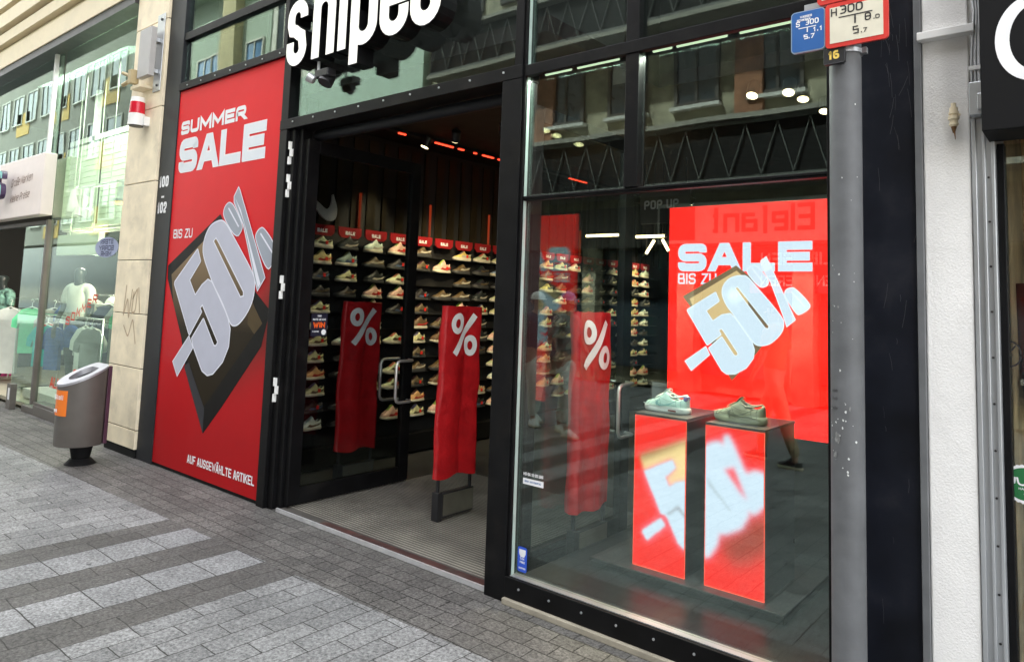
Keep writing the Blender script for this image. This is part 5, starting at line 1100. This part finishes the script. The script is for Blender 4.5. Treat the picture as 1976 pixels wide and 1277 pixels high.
lamp_bar(-11.9, 1.2, 2.20, "lit downlight nearer the white mullion in the neighbour's shop"); lamp_bar(-9.9, 1.1, 2.10, "lit downlight behind the round blue sticker")
d = bpy.data.lights.new("lamp_light", 'AREA'); d.energy = 15; d.size = 3.0; d.size_y = .3; d.shape = 'RECTANGLE'; d.color = (.95, 1, .88); o = bpy.data.objects.new("lamp_light", d); C.objects.link(o); o.parent = tr; o.location = (-.4, -.25, 1.55); o.rotation_euler = (R(20), 0, 0)
ov = empty("oval_sticker", (-8.54, .085, 1.92), "pale blue oval sticker with mirrored dark writing on the neighbour's window", "sticker")
mb = MB(); mb.poly((0, .0885, 0), X_, Z_, arc(-8.54, 2.03, .315, .112, 0, 352, 40)); mb.build("backing", mat('pale_blue_vinyl', (.34, .38, .55), .6), ov)
mb = MB()
for s_, z, w in (("STERN", 2.065, .34), ("SORRY", 1.995, .40), ("MEHR", 1.932, .28)): text(mb, s_, (-8.54+w/2, .0875, z), -X_, Z_, -Y_, .055, w, .012)
mb.build("mirrored_lettering", mat('dark_blue_ink', (.04, .05, .12), .6), ov)
def decal(lines, label):
    mb = MB()
    for s_, x, z, H, w, sl_ in lines: ftext(mb, s_, x, .0885, z, H, w, H*.2, slant=sl_, rnd=.03)
    e = mb.build("window_lettering", mat('red_orange_vinyl', (.68, .07, .03), .5)); tag(e, label, "window lettering")
decal([("RAUS", -9.20, .50, .14, .75, .1), ("ALLES MUSS", -9.88, .36, .13, 1.1, .1), ("SALE", -8.9, .20, .12, .5, .1)], "red orange lettering low on the neighbour's window behind the bin")
mb = MB(); 
for k, ch in enumerate("SOMMER"): ftext(mb, ch, -9.55+k*.15, .0885, 1.13+k*.055, .10, .11, .02, slant=.2)
e = mb.build("window_lettering", mat('red_vinyl', (.60, .05, .03), .5)); tag(e, "red slanting lettering across the white jersey on the neighbour's window", "window lettering")

# white fascia sign with script lettering
fs = empty("fascia_sign", (-10.6, -.15, 2.45), "pale illuminated fascia box with italic slogan and teal letter", "shop sign")
mb = MB(); mb.box(-16, -10.11, -.12, .02, 2.455, 3.235); mb.build("fascia_box", K['signface'], fs, bevel=.01)
mb = MB()
text(mb, "Große Marken", (-11.33, -.1215, 2.87), (Vector((.96, 0, .05))), Z_, -Y_, .11, .86, .013, rnd=.02, slant=.35); text(mb, "kleine Preise", (-11.31, -.1215, 2.66), Vector((.96, 0, .05)), Z_, -Y_, .10, .78, .012, rnd=.02, slant=.35)
mb.build("slogan_lettering", mat('brown_grey_ink', (.30, .20, .16), .6), fs)
def sletter(x0, w, z0, h, m):
    mb = MB(); a, b = x0+.03, x0+w-.03; P = [(b, z0+h*.72), (b, z0+h-.03), (a, z0+h-.03), (a, z0+h*.55), (b, z0+h*.42), (b, z0+.03), (a, z0+.03), (a, z0+h*.26)]
    ribbon(mb, round_path(P, .09), .07, (0, -.25, 0), X_, Z_, -Y_, 0, 0, thick=0); o = mb.build("raised_letter", m, fs)
    mb = MB(); ribbon(mb, round_path(P, .09), .072, (0, -.251, 0), X_, Z_, -Y_, -.002, 0, thick=.06); mb.build("letter_return", K['sidepurple'], o)
sletter(-11.56, .30, 2.72, .36, K['teal']); sletter(-12.1, .30, 2.72, .36, K['teal'])
mb = MB(); ribbon(mb, [(-11.72, 2.68), (-11.72, 2.44)], .10, (0, -.25, 0), X_, Z_, -Y_); ribbon(mb, [(-12.1, 2.66), (-11.78, 2.66)], .08, (0, -.2497, 0), X_, Z_, -Y_); o = mb.build("raised_letter", K['pinkred'], fs)
mb = MB(); ribbon(mb, [(-11.72, 2.68), (-11.72, 2.44)], .10, (0, -.248, 0), X_, Z_, -Y_, thick=.06); mb.build("letter_return", K['sidepurple'], o)
mb = MB(); mb.box(-16, -10.45, .12, .2, 2.38, 2.43); e = mb.build("door_rail", K['dark'], ln)
mb = MB(); mb.box(-12.6, -11.0, .9, .98, 2.05, 2.36); mb.cyl((-12.2, .94, 2.36), (-12.2, .94, 4.62), .008, 6); mb.cyl((-11.3, .94, 2.36), (-11.3, .94, 4.62), .008, 6); e = mb.build("lit_fascia_board", K['slat']); tag(e, "pale hanging panel inside the neighbour's doorway under the fascia", "panel")

# alarm and bracketed box on the pillar
al = empty("alarm_siren", (-7.46, -.12, 3.22), "white alarm siren with red band on the stone pillar", "alarm")
mb = MB(); mb.cyl((-7.49, -.13, 3.22), (-7.49, -.13, 3.34), .080, 20, .074); mb.cyl((-7.49, -.13, 3.46), (-7.49, -.13, 3.51), .068, 20, .062); mb.box(-7.45, -7.38, -.10, -.046, 3.22, 3.31); mb.build("housing", K['white'], al)
mb = MB(); mb.cyl((-7.49, -.13, 3.34), (-7.49, -.13, 3.46), .074, 20, .068); mb.build("red_band", mat('red_lens', (.62, .01, .03), .25), al)
mb = MB(); mb.cyl((-7.49, -.13, 3.212), (-7.49, -.13, 3.22), .065, 20); mb.build("sounder", K['dark'], al)
bx = empty("projecting_box", (-7.4, -.2, 3.75), "grey flat sign box projecting on steel brackets from the pillar", "sign box")
mb = MB(); mb.box(-7.50, -7.24, -.16, -.10, 3.70, 4.20); mb.build("box_body", mat('pale_grey_box', (.44, .43, .42), .5, var=.05), bx, bevel=.006)
mb = MB(); mb.box(-7.36, -7.20, -.055, -.046, 3.56, 4.36); mb.box(-7.34, -7.26, -.099, -.0555, 4.06, 4.10); mb.box(-7.34, -7.26, -.099, -.0555, 3.74, 3.78); mb.build("bracket_plate", K['alu'], bx, bevel=.003)
mb = MB()
for z in (3.62, 4.30): mb.cyl((-7.26, -.056, z), (-7.26, -.066, z), .014, 8)
mb.build("bolt", K['dark'], bx)
mb = MB(); mb.cyl((-7.60, -.17, 3.74), (-7.74, -.20, 3.79), .018, 8); mb.cyl((-7.60, -.17, 3.70), (-7.72, -.20, 3.66), .02, 8); mb.box(-7.61, -7.541, -.20, -.12, 3.66, 3.80); e = mb.build("cable_clamp", mat('ochre_clamp', (.45, .36, .2), .6)); tag(e, "ochre cable clamp sticking out of the grey sign box", "clamp")
mb = MB(); mb.box(-7.60, -7.38, -.17, -.046, 3.60, 3.63); e = mb.build("cable_bracket", K['creampaint'], bx)

# ---------------------------------------------------------------- figures
def skin_mesh(name, pts, edges, rad, m, root=0, sub=2, smooth=True):
    me = bpy.data.meshes.new(name); me.from_pydata([tuple(p) for p in pts], edges, [])
    o = bpy.data.objects.new(name, me); C.objects.link(o)
    sk = o.modifiers.new("skin", 'SKIN'); sk.use_smooth_shade = True
    for i, v in enumerate(me.skin_vertices[0].data):
        r = rad[i]; v.radius = (r, r) if isinstance(r, (int, float)) else r; v.use_root = (i == root)
    sb = o.modifiers.new("sub", 'SUBSURF'); sb.levels = sub; sb.render_levels = sub
    dg = bpy.context.evaluated_depsgraph_get(); res = bpy.data.meshes.new_from_object(o.evaluated_get(dg)); res.name = name
    bpy.data.objects.remove(o); res.materials.clear(); res.materials.append(m); return res
def attach(me, name, parent):
    o = bpy.data.objects.new(name, me); C.objects.link(o); o.parent = parent; return o
class Fig:
    def __init__(s): s.p = []; s.e = []; s.r = []; s.n = {}
    def v(s, n, x, y, z, r, to=None):
        s.n[n] = len(s.p); s.p.append((x, y, z)); s.r.append(r)
        if to: s.e.append((s.n[to], s.n[n]))
def person(loc, rz, label, cat, body_m, top_m, leg_m, shoe_m, name="person", stride=.16, short=False, arms=(.05, -.05), cap=None, hairm=None, hands=True, shirt_long=0., group=None, bend=0., sleeves=.6):
    """1.72 m figure facing local -y"""
    r = empty(name, loc, label, cat, group, rz); F = Fig()
    F.v('pel', 0, 0, .95, (.135, .10)); F.v('waist', 0, 0, 1.08, (.125, .095), 'pel'); F.v('chest', 0, .005, 1.27, (.15, .11), 'waist'); F.v('neckb', 0, .012, 1.43, (.075, .07), 'chest'); F.v('neck', 0, .0, 1.49, .052, 'neckb')
    F.v('jaw', 0, -.022, 1.55, (.058, .068), 'neck'); F.v('head', 0, -.008, 1.63, (.074, .092), 'jaw'); F.v('crown', 0, .0, 1.695, (.058, .074), 'head')
    for s_, nm in ((-1, 'l'), (1, 'r')):
        sw = stride*s_; a = arms[0] if s_ < 0 else arms[1]
        F.v('hip'+nm, .085*s_, 0, .90, .088, 'pel'); F.v('thi'+nm, .095*s_, -sw*.35, .70, .078, 'hip'+nm); F.v('kne'+nm, .095*s_, -sw*.62-.02, .49, .056, 'thi'+nm); F.v('cal'+nm, .096*s_, -sw*.75+.015, .33, .052, 'kne'+nm); F.v('ank'+nm, .097*s_, -sw+.03, .085, .034, 'cal'+nm); F.v('toe'+nm, .10*s_, -sw-.10, .035, .030, 'ank'+nm)
        F.v('sho'+nm, .165*s_, .01, 1.40, .056, 'neckb'); F.v('uar'+nm, .20*s_, .01-a*.4, 1.26, .046, 'sho'+nm); F.v('elb'+nm, .225*s_, .02-a, 1.12, .037, 'uar'+nm); F.v('for'+nm, .232*s_, -.02-a*1.5, 1.0, .033, 'elb'+nm); F.v('wri'+nm, .236*s_, -.05-a*2, .89, .024, 'for'+nm); F.v('pal'+nm, .236*s_, -.062-a*2.2, .83, (.016, .034), 'wri'+nm)
        if hands:
            for k, (dy, ln) in enumerate(((-.028, .066), (-.010, .076), (.010, .072), (.027, .056))):
                bx_, by, bz = .236*s_, -.066-a*2.2+dy, .80
                F.v('f%d%s' % (k, nm), bx_, by, bz-.02, .0088, 'pal'+nm); F.v('g%d%s' % (k, nm), bx_-.006*s_, by-.004, bz-.02-ln*.55, .0082, 'f%d%s' % (k, nm)); F.v('h%d%s' % (k, nm), bx_-.018*s_, by-.006, bz-.02-ln, .0068, 'g%d%s' % (k, nm))
            F.v('t1'+nm, .226*s_, -.105-a*2.1, .835, .0105, 'wri'+nm); F.v('t2'+nm, .220*s_, -.118-a*2.1, .80, .0085, 't1'+nm)
    attach(skin_mesh("body", F.p, F.e, F.r, body_m), "body", r)
    if top_m:
        T = Fig(); T.v('pel', 0, 0, .93-shirt_long, (.165, .125)); T.v('w', 0, 0, 1.08, (.155, .118), 'pel'); T.v('c', 0, .005, 1.27, (.178, .132), 'w'); T.v('n', 0, .012, 1.425, (.098, .088), 'c')
        for s_, nm in ((-1, 'l'), (1, 'r')):
            a = arms[0] if s_ < 0 else arms[1]; T.v('s'+nm, .168*s_, .01, 1.40, .072, 'n'); T.v('u'+nm, .203*s_, .01-a*.4, 1.26, .066, 's'+nm); k = sleeves
            T.v('e'+nm, .203*s_+.022*s_*k, .01-a*.4-(a*.6-.01)*k, 1.26-.14*k, .060, 'u'+nm)
            if sleeves > .95: T.v('w'+nm, .234*s_, -.04-a*1.9, .92, .042, 'e'+nm)
        attach(skin_mesh("shirt", T.p, T.e, T.r, top_m), "shirt", r)
    if leg_m:
        L_ = Fig(); L_.v('pel', 0, 0, .965, (.150, .115)); L_.v('low', 0, 0, .90, (.145, .115), 'pel')
        for s_, nm in ((-1, 'l'), (1, 'r')):
            sw = stride*s_; L_.v('h'+nm, .088*s_, -.0, .85, .102, 'low'); L_.v('t'+nm, .095*s_, -sw*.35, .70, .094, 'h'+nm); L_.v('k'+nm, .096*s_, -sw*.58-.01, .53, .080, 't'+nm)
            if not short: L_.v('c'+nm, .097*s_, -sw*.75+.015, .33, .070, 'k'+nm); L_.v('a'+nm, .098*s_, -sw+.03, .12, .058, 'c'+nm)
        attach(skin_mesh("shorts" if short else "trousers", L_.p, L_.e, L_.r, leg_m), "shorts" if short else "trousers", r)
    if shoe_m:
        for s_ in (-1, 1):
            u_, so = sneaker_mesh(nt=12, ns=9, L=.27, Wd=.10); sw = stride*s_; M_ = Matrix.Translation((.10*s_, -sw-.035, .002)) @ Matrix.Rotation(R(90), 4, 'Z')
            mb = MB(); mb.add([M_ @ Vector(v) for v in u_.v], u_.f, 0, True); mb.add([M_ @ Vector(v) for v in so.v], so.f, 1, True); o = mb.build("shoe", [shoe_m, soleL], r, local=True); weld(o)
    # face: brow, nose, eyes, mouth, ears
    if hairm is not None:
        mb = MB(); mb.cyl((0, -.098, 1.612), (0, -.118, 1.588), .007, 8, .013); mb.cyl((-.074, .005, 1.585), (-.082, .012, 1.635), .013, 8, .015); mb.cyl((.074, .005, 1.585), (.082, .012, 1.635), .013, 8, .015); mb.build("nose_and_ears", body_m, r, local=True)
        mb = MB()
        for s_ in (-1, 1): mb.cyl((.03*s_, -.088, 1.618), (.03*s_, -.097, 1.618), .010, 10)
        mb.box(-.022, .022, -.096, -.086, 1.556, 1.563); mb.build("eyes_and_mouth", K['ink'], r, local=True)
        mb = MB(); rows = []
        for i in range(9):
            t = i/8; z = 1.585+.135*t; q = math.sqrt(max(0, 1-(max(0, t-.25)/.76)**2)); rows.append([(.086*q*math.cos(2*math.pi*k/24), (.105*q*math.sin(2*math.pi*k/24)+.012) if math.sin(2*math.pi*k/24) > -.35 or t > .45 else .01-.02, z) for k in range(24)])
        mb.loft(rows); mb.build("hair", hairm, r, local=True)
    if cap is not None:
        mb = MB(); rows = []
        for i in range(9):
            t = i/8; q = math.sqrt(max(0.0004, 1-t**2.2)); rows.append([(.094*q*math.cos(2*math.pi*k/24), .112*q*math.sin(2*math.pi*k/24)+.002, 1.655+.10*t) for k in range(24)])
        mb.loft(rows); V = []
        for k in range(13):
            a = math.pi+math.pi*k/12; V += [(.092*math.cos(a), .108*math.sin(a)+.002, 1.660), (.092*math.cos(a), .10*math.sin(a)-.075*abs(math.sin(a)), 1.648)]
        mb.add(V, [(2*k, 2*k+1, 2*k+3, 2*k+2) for k in range(12)]); mb.add([(x, y, z-.005) for x, y, z in V], [(2*k, 2*k+2, 2*k+3, 2*k+1) for k in range(12)]); mb.build("cap", cap, r, local=True)
    return r
# pedestrians on the street, seen in the window's reflection
person((-5.9, -4.5, GZ), R(115), "pedestrian in a white cap, dark shirt and pale trousers walking past the window", "person", K['skin'], K['shirtnavy'], K['shirtwhite'], K['white'], cap=K['white'], hairm=K['hair'], arms=(.09, -.04))
person((-5.2, -4.2, GZ), R(100), "pedestrian in a blue cap and grey shirt walking past the window", "person", K['skin'], K['shirtgrey'], K['shirtwhite'], K['white'], cap=K['bluecap'], hairm=K['hair'], arms=(.07, -.07))
person((-2.75, -4.6, GZ), R(-85), "bareheaded pedestrian in rust shirt and tan trousers striding across the pavement", "person", K['skin'], mat('rust_cloth', (.38, .14, .05), .8), mat('tan_cloth', (.42, .32, .2), .8), K['dark'], hairm=K['hair'], stride=.24)
# mannequins and clothes in the neighbour's window
person((-11.1, .75, .15), R(30), "dark headed mannequin in white jersey and blue shorts behind the neighbour's glass", "mannequin", K['mannequin'], K['shirtwhite'], K['denim'], None, name="mannequin", stride=.03, short=True, arms=(.03, .03), shirt_long=.04, hands=True)
person((-13.9, .60, .03), R(20), "mannequin in green checked shirt at the left edge", "mannequin", K['mannequin'], mat('green_check_cloth', (.16, .30, .24), .85, var=.9, scale=16), K['shirtnavy'], None, name="mannequin", stride=.03, arms=(.03, .03), sleeves=.6)
mb = MB(); mb.box(-11.7, -9.0, .35, 1.25, .03, .15); e = mb.build("window_plinth", K['palerender'], bevel=.004); tag(e, "pale low plinth inside the neighbour's window under the mannequin", "plinth")
def shirt(x, y, z, m, label, w=.26, h=.72, rz=0., grp="garments hanging in the neighbour's shop"):
    """a garment hanging from a hanger: folded front and back with sleeves"""
    r = empty("hanging_shirt", (x, y, z), label, "shirt", grp, rz)
    out = [(-.05, -.02), (-w*.55, -.05), (-w*.95, -.20), (-w*.98, -.32), (-w*.70, -.34), (-w*.56, -.22), (-w*.58, -h), (w*.58, -h), (w*.56, -.22), (w*.70, -.34), (w*.98, -.32), (w*.95, -.20), (w*.55, -.05), (.05, -.02), (0, -.045)]
    n = len(out); rows = []
    for s_, d in ((0, .0), (1, .03)):
        rows.append([(a, .035-.07*s_+.012*math.sin(a*40+b*5), b) for a, b in out])
    mb = MB(); fl = [Vector((a, b, 0)) for a, b in out]; tri = tessellate_polygon([fl])
    nx, nz = 14, 22
    for s_ in (-1, 1): mb.add([(a, s_*(.03+.010*math.sin(a*45)+.012*math.sin(b*9+a*12)), b) for a, b in out], [tuple(t) if s_ < 0 else tuple(t[::-1]) for t in tri], 0, True)
    A = [(a, -(.03+.010*math.sin(a*45)+.012*math.sin(b*9+a*12)), b) for a, b in out]; B = [(a, (.03+.010*math.sin(a*45)+.012*math.sin(b*9+a*12)), b) for a, b in out]
    mb.add(A+B, [(k, (k+1) % n, n+(k+1) % n, n+k) for k in range(n)], 0, True)
    mb.build("garment", m, r, local=True)
    mb = MB(); mb.tube([(-w*.5, 0, -.05), (0, 0, .0), (w*.5, 0, -.05)], .008, 6); mb.tube([(0, 0, 0), (0, 0, .06), (.02, 0, .09), (0, 0, .115), (-.02, 0, .10)], .004, 6); mb.build("hanger", K['trackwhite'], r, local=True)
    return r
def rail(x0, x1, y, z, label):
    e = empty("clothes_rail", ((x0+x1)/2, y, .03), label, "clothes rail")
    mb = MB(); mb.tube([(x0, y, .06), (x0, y, z), (x1, y, z), (x1, y, .06)], .014, 8); mb.build("tube_frame", K['chrome'], e)
    mb = MB()
    for x in (x0, x1): mb.box(x-.03, x+.03, y-.22, y+.22, .03, .06)
    mb.build("feet", K['chrome'], e)
rail(-12.45, -9.3, 1.02, 1.47, "steel clothes rail behind the mannequin"); rail(-13.9, -12.5, .78, 1.36, "steel clothes rail in the neighbour's doorway")
gm_ = [('mint', "mint green shirt hanging beside the stone pillar"), ('shirtgrey', "grey shirt hanging second from the stone pillar"), ('shirtnavy', "navy shirt hanging third from the stone pillar"), ('olive', "olive shirt hanging behind the mannequin's right side"), ('shirtwhite', "white shirt hanging behind the mannequin"), ('denim', "blue shirt hanging left of the mannequin")]
xs_ = [-10.15, -10.42, -10.70, -11.62, -11.95, -12.25]
for k, (m, lb) in enumerate(gm_): shirt(xs_[k], 1.0+.05*(k % 2), 1.36, K[m], lb, rz=R(18+8*(k % 3)), w=.24, h=.80)
shirt(-13.5, .62, 1.22, K['shirtwhite'], "long white shirt hanging in the neighbour's doorway", w=.30, h=1.05, rz=R(35)); shirt(-12.95, .75, 1.24, K['mint'], "mint shirt hanging in the neighbour's doorway", rz=R(50)); shirt(-12.6, .95, 1.24, K['shirtgrey'], "grey shirt hanging at the end of the doorway rail", rz=R(60))
for k, (m, x, y, lb) in enumerate((('denim', -11.50, .62, "blue denim shirt hanging close to the neighbour's glass beside the mannequin"), ('shirtgrey', -10.30, .66, "grey shirt hanging close to the glass beside the stone pillar"), ('teal', -12.05, .66, "teal shirt hanging close to the glass left of the mannequin"), ('shirtwhite', -10.62, .70, "white shirt hanging close to the glass right of the mannequin"), ('red', -12.35, .80, "red shirt hanging behind the window's white mullion"))):
    shirt(x, y, 1.02+.04*(k % 2), K[m], lb, rz=R(25+15*(k % 3)), w=.21, h=.62)
rail(-12.5, -10.1, .72, 1.16, "low steel clothes rail close to the neighbour's glass")
def capstand(x, y, z, m, label):
    r = empty("cap_on_stand", (x, y, z), label, "cap", "caps on stands in the neighbour's window")
    mb = MB(); rows = []
    for i in range(8):
        t = i/7; q = math.sqrt(max(.0004, 1-t**2.2)); rows.append([(x+.12*q*math.cos(2*math.pi*k/20), y+.12*q*math.sin(2*math.pi*k/20), z+.11*t) for k in range(20)])
    mb.loft(rows); mb.box(x-.08, x+.08, y-.20, y-.08, z, z+.008); mb.build("crown", m, r)
    mb = MB(); mb.cyl((x, y, .05), (x, y, z+.04), .012, 8); mb.cyl((x, y, .03), (x, y, .05), .12, 16); mb.build("stand", K['chrome'], r)
capstand(-11.62, .9, 1.34, K['white'], "white cap left of the jersey mannequin"); capstand(-12.0, 1.3, 1.28, K['shirtgrey'], "grey cap behind the white cap"); capstand(-10.25, .9, 1.36, K['shirtwhite'], "pale cap beside the stone pillar")
su = empty("pink_suitcase", (-14.14, .7, .03), "bright pink ribbed suitcase in the neighbour's doorway", "suitcase")
mb = MB(); mb.box(-14.30, -13.98, .6, .85, .07, .62)
for k in range(6): mb.box(-14.28+k*.052, -14.255+k*.052, .588, .5995, .10, .59)
mb.build("shell", K['pink'], su, bevel=.02)
mb = MB(); mb.tube([(-14.22, .72, .62), (-14.22, .72, .80), (-14.06, .72, .80), (-14.06, .72, .62)], .01, 8); mb.build("handle", K['dark'], su)
mb = MB()
for x in (-14.25, -14.03): mb.cyl((x, .66, .05), (x, .70, .05), .022, 12)
mb.build("wheels", K['dark'], su)
mb = MB(); mb.box(-11.05, -10.9, -.02, .05, GZ, .30); mb.box(-11.0, -10.93, -.021, -.0205, .1, .25, 1); e = mb.build("door_stop_post", [K['brownmetal'], K['whitemark']], bevel=.0); tag(e, "short grey post with white tag beside the neighbour's doorway", "post")

# ---------------------------------------------------------------- the far side of the street (seen in the glass)
OY = -9.5
def facade(name, label, x0, x1, h, wm, winrows, xs, ww, fm, pm, extra=None, gf=3.6):
    b = empty(name, ((x0+x1)/2, OY, GZ), label, "building")
    mb = MB(); mb.box(x0, x1, OY-8, OY, gf, h); mb.box(x0, x1, OY-8, OY-.4, GZ, gf-.001); mb.build("wall", wm, b)
    mb = MB(); mb.box(x0-.05, x1+.05, OY, OY+.35, h-.001, h+.35); mb.build("cornice", wm, b)
    n = 0
    for z0, z1 in winrows:
        for x in xs:
            if n >= 90: break
            n += 1
            mb = MB(); t = .07
            mb.box(x, x+ww, OY+.002, OY+.09, z0-t, z0); mb.box(x, x+ww, OY+.002, OY+.07, z1, z1+t); mb.box(x-t, x, OY+.002, OY+.07, z0-t, z1+t); mb.box(x+ww, x+ww+t, OY+.002, OY+.07, z0-t, z1+t); mb.box(x+ww/2-.03, x+ww/2+.03, OY+.002, OY+.06, z0, z1)
            f = mb.build("window", fm, b)
            mb = MB(); mb.box(x, x+ww, OY+.003, OY+.03, z0, z1); mb.build("pane", pm, f)
    if extra: extra(b)
    return b
def lattice(b, x0, x1, z0, z1):
    mb = MB(); mb.box(x0, x1, OY+.003, OY+.5, z0, z1); mb.build("spandrel_band", K['blackmatt'], b)
    mb = MB(); n = int((x1-x0)/.55)
    for k in range(n):
        a = x0+(x1-x0)*k/n; c = a+(x1-x0)/n; m_ = (a+c)/2
        for p, q in (((a, z0+.1), (m_, z1-.1)), ((m_, z1-.1), (c, z0+.1))): mb.tube([(p[0], OY+.53, p[1]), (q[0], OY+.53, q[1])], .012, 5)
    mb.box(x0, x1, OY+.51, OY+.56, z1-.08, z1); mb.box(x0, x1, OY+.51, OY+.56, z0, z0+.08); mb.build("lattice_bars", mat('dull_steel', (.10, .105, .10), .5), b)
    mb = MB(); mb.box(x0, x1, OY+.003, OY+.62, z1+.001, z1+.09); mb.box(x0, x1, OY+.003, OY+.62, z0-.09, z0-.001); mb.build("ledge", mat('grey_ledge', (.24, .23, .20), .7), b)
def exB(b):
    lattice(b, -13, 5, 3.85, 4.95); lattice(b, -13, 5, 7.15, 8.2)
    r_ = random.Random(5)
    mb = MB()
    for k in range(11):
        x = -12.6+k*1.55; mb.box(x-.12, x+.92, OY+.003, OY+.16, 5.40, 5.47)
        if k % 3 == 0: mb.box(x+.05, x+.75, OY+.032, OY+.05, 6.2, 6.75)
    mb.build("white_sill", mat('pale_sill', (.5, .5, .48), .7), b)
    mb = MB()
    for x in (-9.9, -5.2, -.6): mb.box(x, x+.5, OY+.003, OY+.12, 5.05, 7.05)
    mb.build("brown_pilaster", mat('reddish_stone', (.24, .11, .06), .8, var=.4, scale=4), b)
    mb = MB()
    for k in range(16): x = -12.8+k*1.08; mb.box(x, x+r_.uniform(.3, .7), OY+.003, OY+.05, 6.95, 7.0+r_.uniform(.02, .06))
    mb.box(-13, 5, OY+.003, OY+.14, 6.86, 6.92); mb.build("string_course", mat('stone_course', (.33, .31, .26), .8, var=.3), b)
    mb = MB()
    for k in range(8): mb.box(-12.6+k*2.2, -10.9+k*2.2, OY-.399, OY-.3, GZ+.35, 2.7)
    mb.build("shop_window", K['pane'], b)
    mb = MB(); mb.box(-13, 5, OY-.399, OY-.1, 2.75, 3.599); mb.build("fascia", mat('grey_fascia', (.16, .15, .14), .6), b)
    mb = MB()
    for k in range(9): mb.box(-13+k*2.2, -12.65+k*2.2, OY-.399, OY-.05, GZ, 2.749)
    mb.build("shop_pier", K['beigerender'], b)
facade("lattice_front_building", "brown beige office house with dark lattice bands opposite the shoe shop", -13.5, 5.5, 11.2, K['beigerender'], ((5.55, 6.75), (8.8, 10.0)), [-12.6+k*1.55 for k in range(11)], .8, mat('dark_window_frame', (.06, .055, .05), .5), K['pane'], exB)
sky_painted_pane = mat('sky_painted_pane', (.07, .17, .32), .04, spec=1.0); pfm = mat('pale_frame', (.55, .53, .46), .5)  # blue sky reflection is painted into the panes' base colour
def exC(b):
    mb = MB(); mb.box(-21.4, -13.6, OY+.003, OY+.25, 4.0, 4.9); mb.box(-21.4, -13.6, OY+.003, OY+.20, 7.0, 8.3); mb.build("pale_band", mat('pale_green_band', (.50, .62, .53), .6, var=.08), b)
    mb = MB(); mb.box(-21.4, -13.6, OY-.399, OY-.3, GZ+.3, 3.5); mb.build("shop_window", K['pane'], b)
facade("pale_banded_building", "pale rendered house with a wide green band across the street", -21.4, -13.6, 12.5, K['palerender'], ((5.1, 6.4), (9.2, 11.2)), [-21.0+k*1.5 for k in range(5)], .9, pfm, K['pane'], exC)
def exC2(b):
    mb = MB(); mb.box(-30, -21.5, OY-.399, OY-.3, GZ+.3, 3.5); mb.build("shop_window", K['pane'], b)
    mb = MB(); mb.box(-24.3, -23.3, OY+.003, OY+.3, 3.7, 12.5); mb.build("stair_pier", mat('ochre_pier', (.45, .38, .22), .8), b)
facade("sky_blue_pane_building", "pale house with tall windows coloured blue as reflected sky across the street", -30, -21.5, 12.5, mat('sage_render', (.36, .42, .34), .8, var=.1), ((4.6, 6.6), (8.0, 10.2)), [-29.6, -28.1, -26.4, -25.3, -22.9], 1.0, pfm, sky_painted_pane, exC2)
def exD(b):
    mb = MB()
    for k in range(7):
        for z in (3.9, 6.9, 9.9): mb.box(-72+k*6.0, -70+k*6.0, OY+.003, OY+.03, z, z+1.3)
    mb.build("ochre_panel", K['yellowpanel'], b)
    mb = MB(); mb.box(-75, -30.1, OY-.399, OY-.3, GZ+.3, 3.5); mb.build("shop_window", K['pane'], b)
facade("ochre_panel_building", "long grey house with ochre panels and white windows far down the street", -75, -30.1, 22, K['greyrender'], ((4.6, 6.2), (7.6, 9.2), (10.6, 12.2), (13.6, 15.2)), [-74+k*2.3 for k in range(19)], 1.5, mat('grey_white_frame', (.35, .35, .33), .6), K['pane'], exD)
# opposite shop signs (their mirror image shows on the red screen)
mb = MB(); text(mb, "zer Elefant", (-2.6, OY+.02, 2.98), -X_, Z_, Y_, .48, 3.1, .075); mb.box(-6.8, -1.6, OY-.099, OY+.019, 2.80, 3.58, 1); mb.box(-6.75, -6.0, OY+.0195, OY+.03, 2.86, 3.5, 0)
e = mb.build("opposite_sign", [K['ink'], mat('pale_sign_board', (.84, .80, .76), .5)]); tag(e, "pale sign board with black old style lettering across the street", "shop sign")
mb = MB(); text(mb, "SCHLIESSEN", (-2.9, OY-.12, 2.38), -X_, Z_, Y_, .22, 1.9, .04); text(mb, "WIR RENOVIEREN", (-2.9, OY-.12, 2.02), -X_, Z_, Y_, .18, 1.9, .03); mb.box(-5.0, -2.7, OY-.25, OY-.121, 1.9, 2.70, 1)
e = mb.build("closing_banner", [K['whitemark'], mat('dark_red_banner', (.28, .02, .03), .6)]); tag(e, "dark red banner reading SCHLIESSEN across the street", "banner")

# strip of dried grime and gum left to the shader; camera framing check ends the script
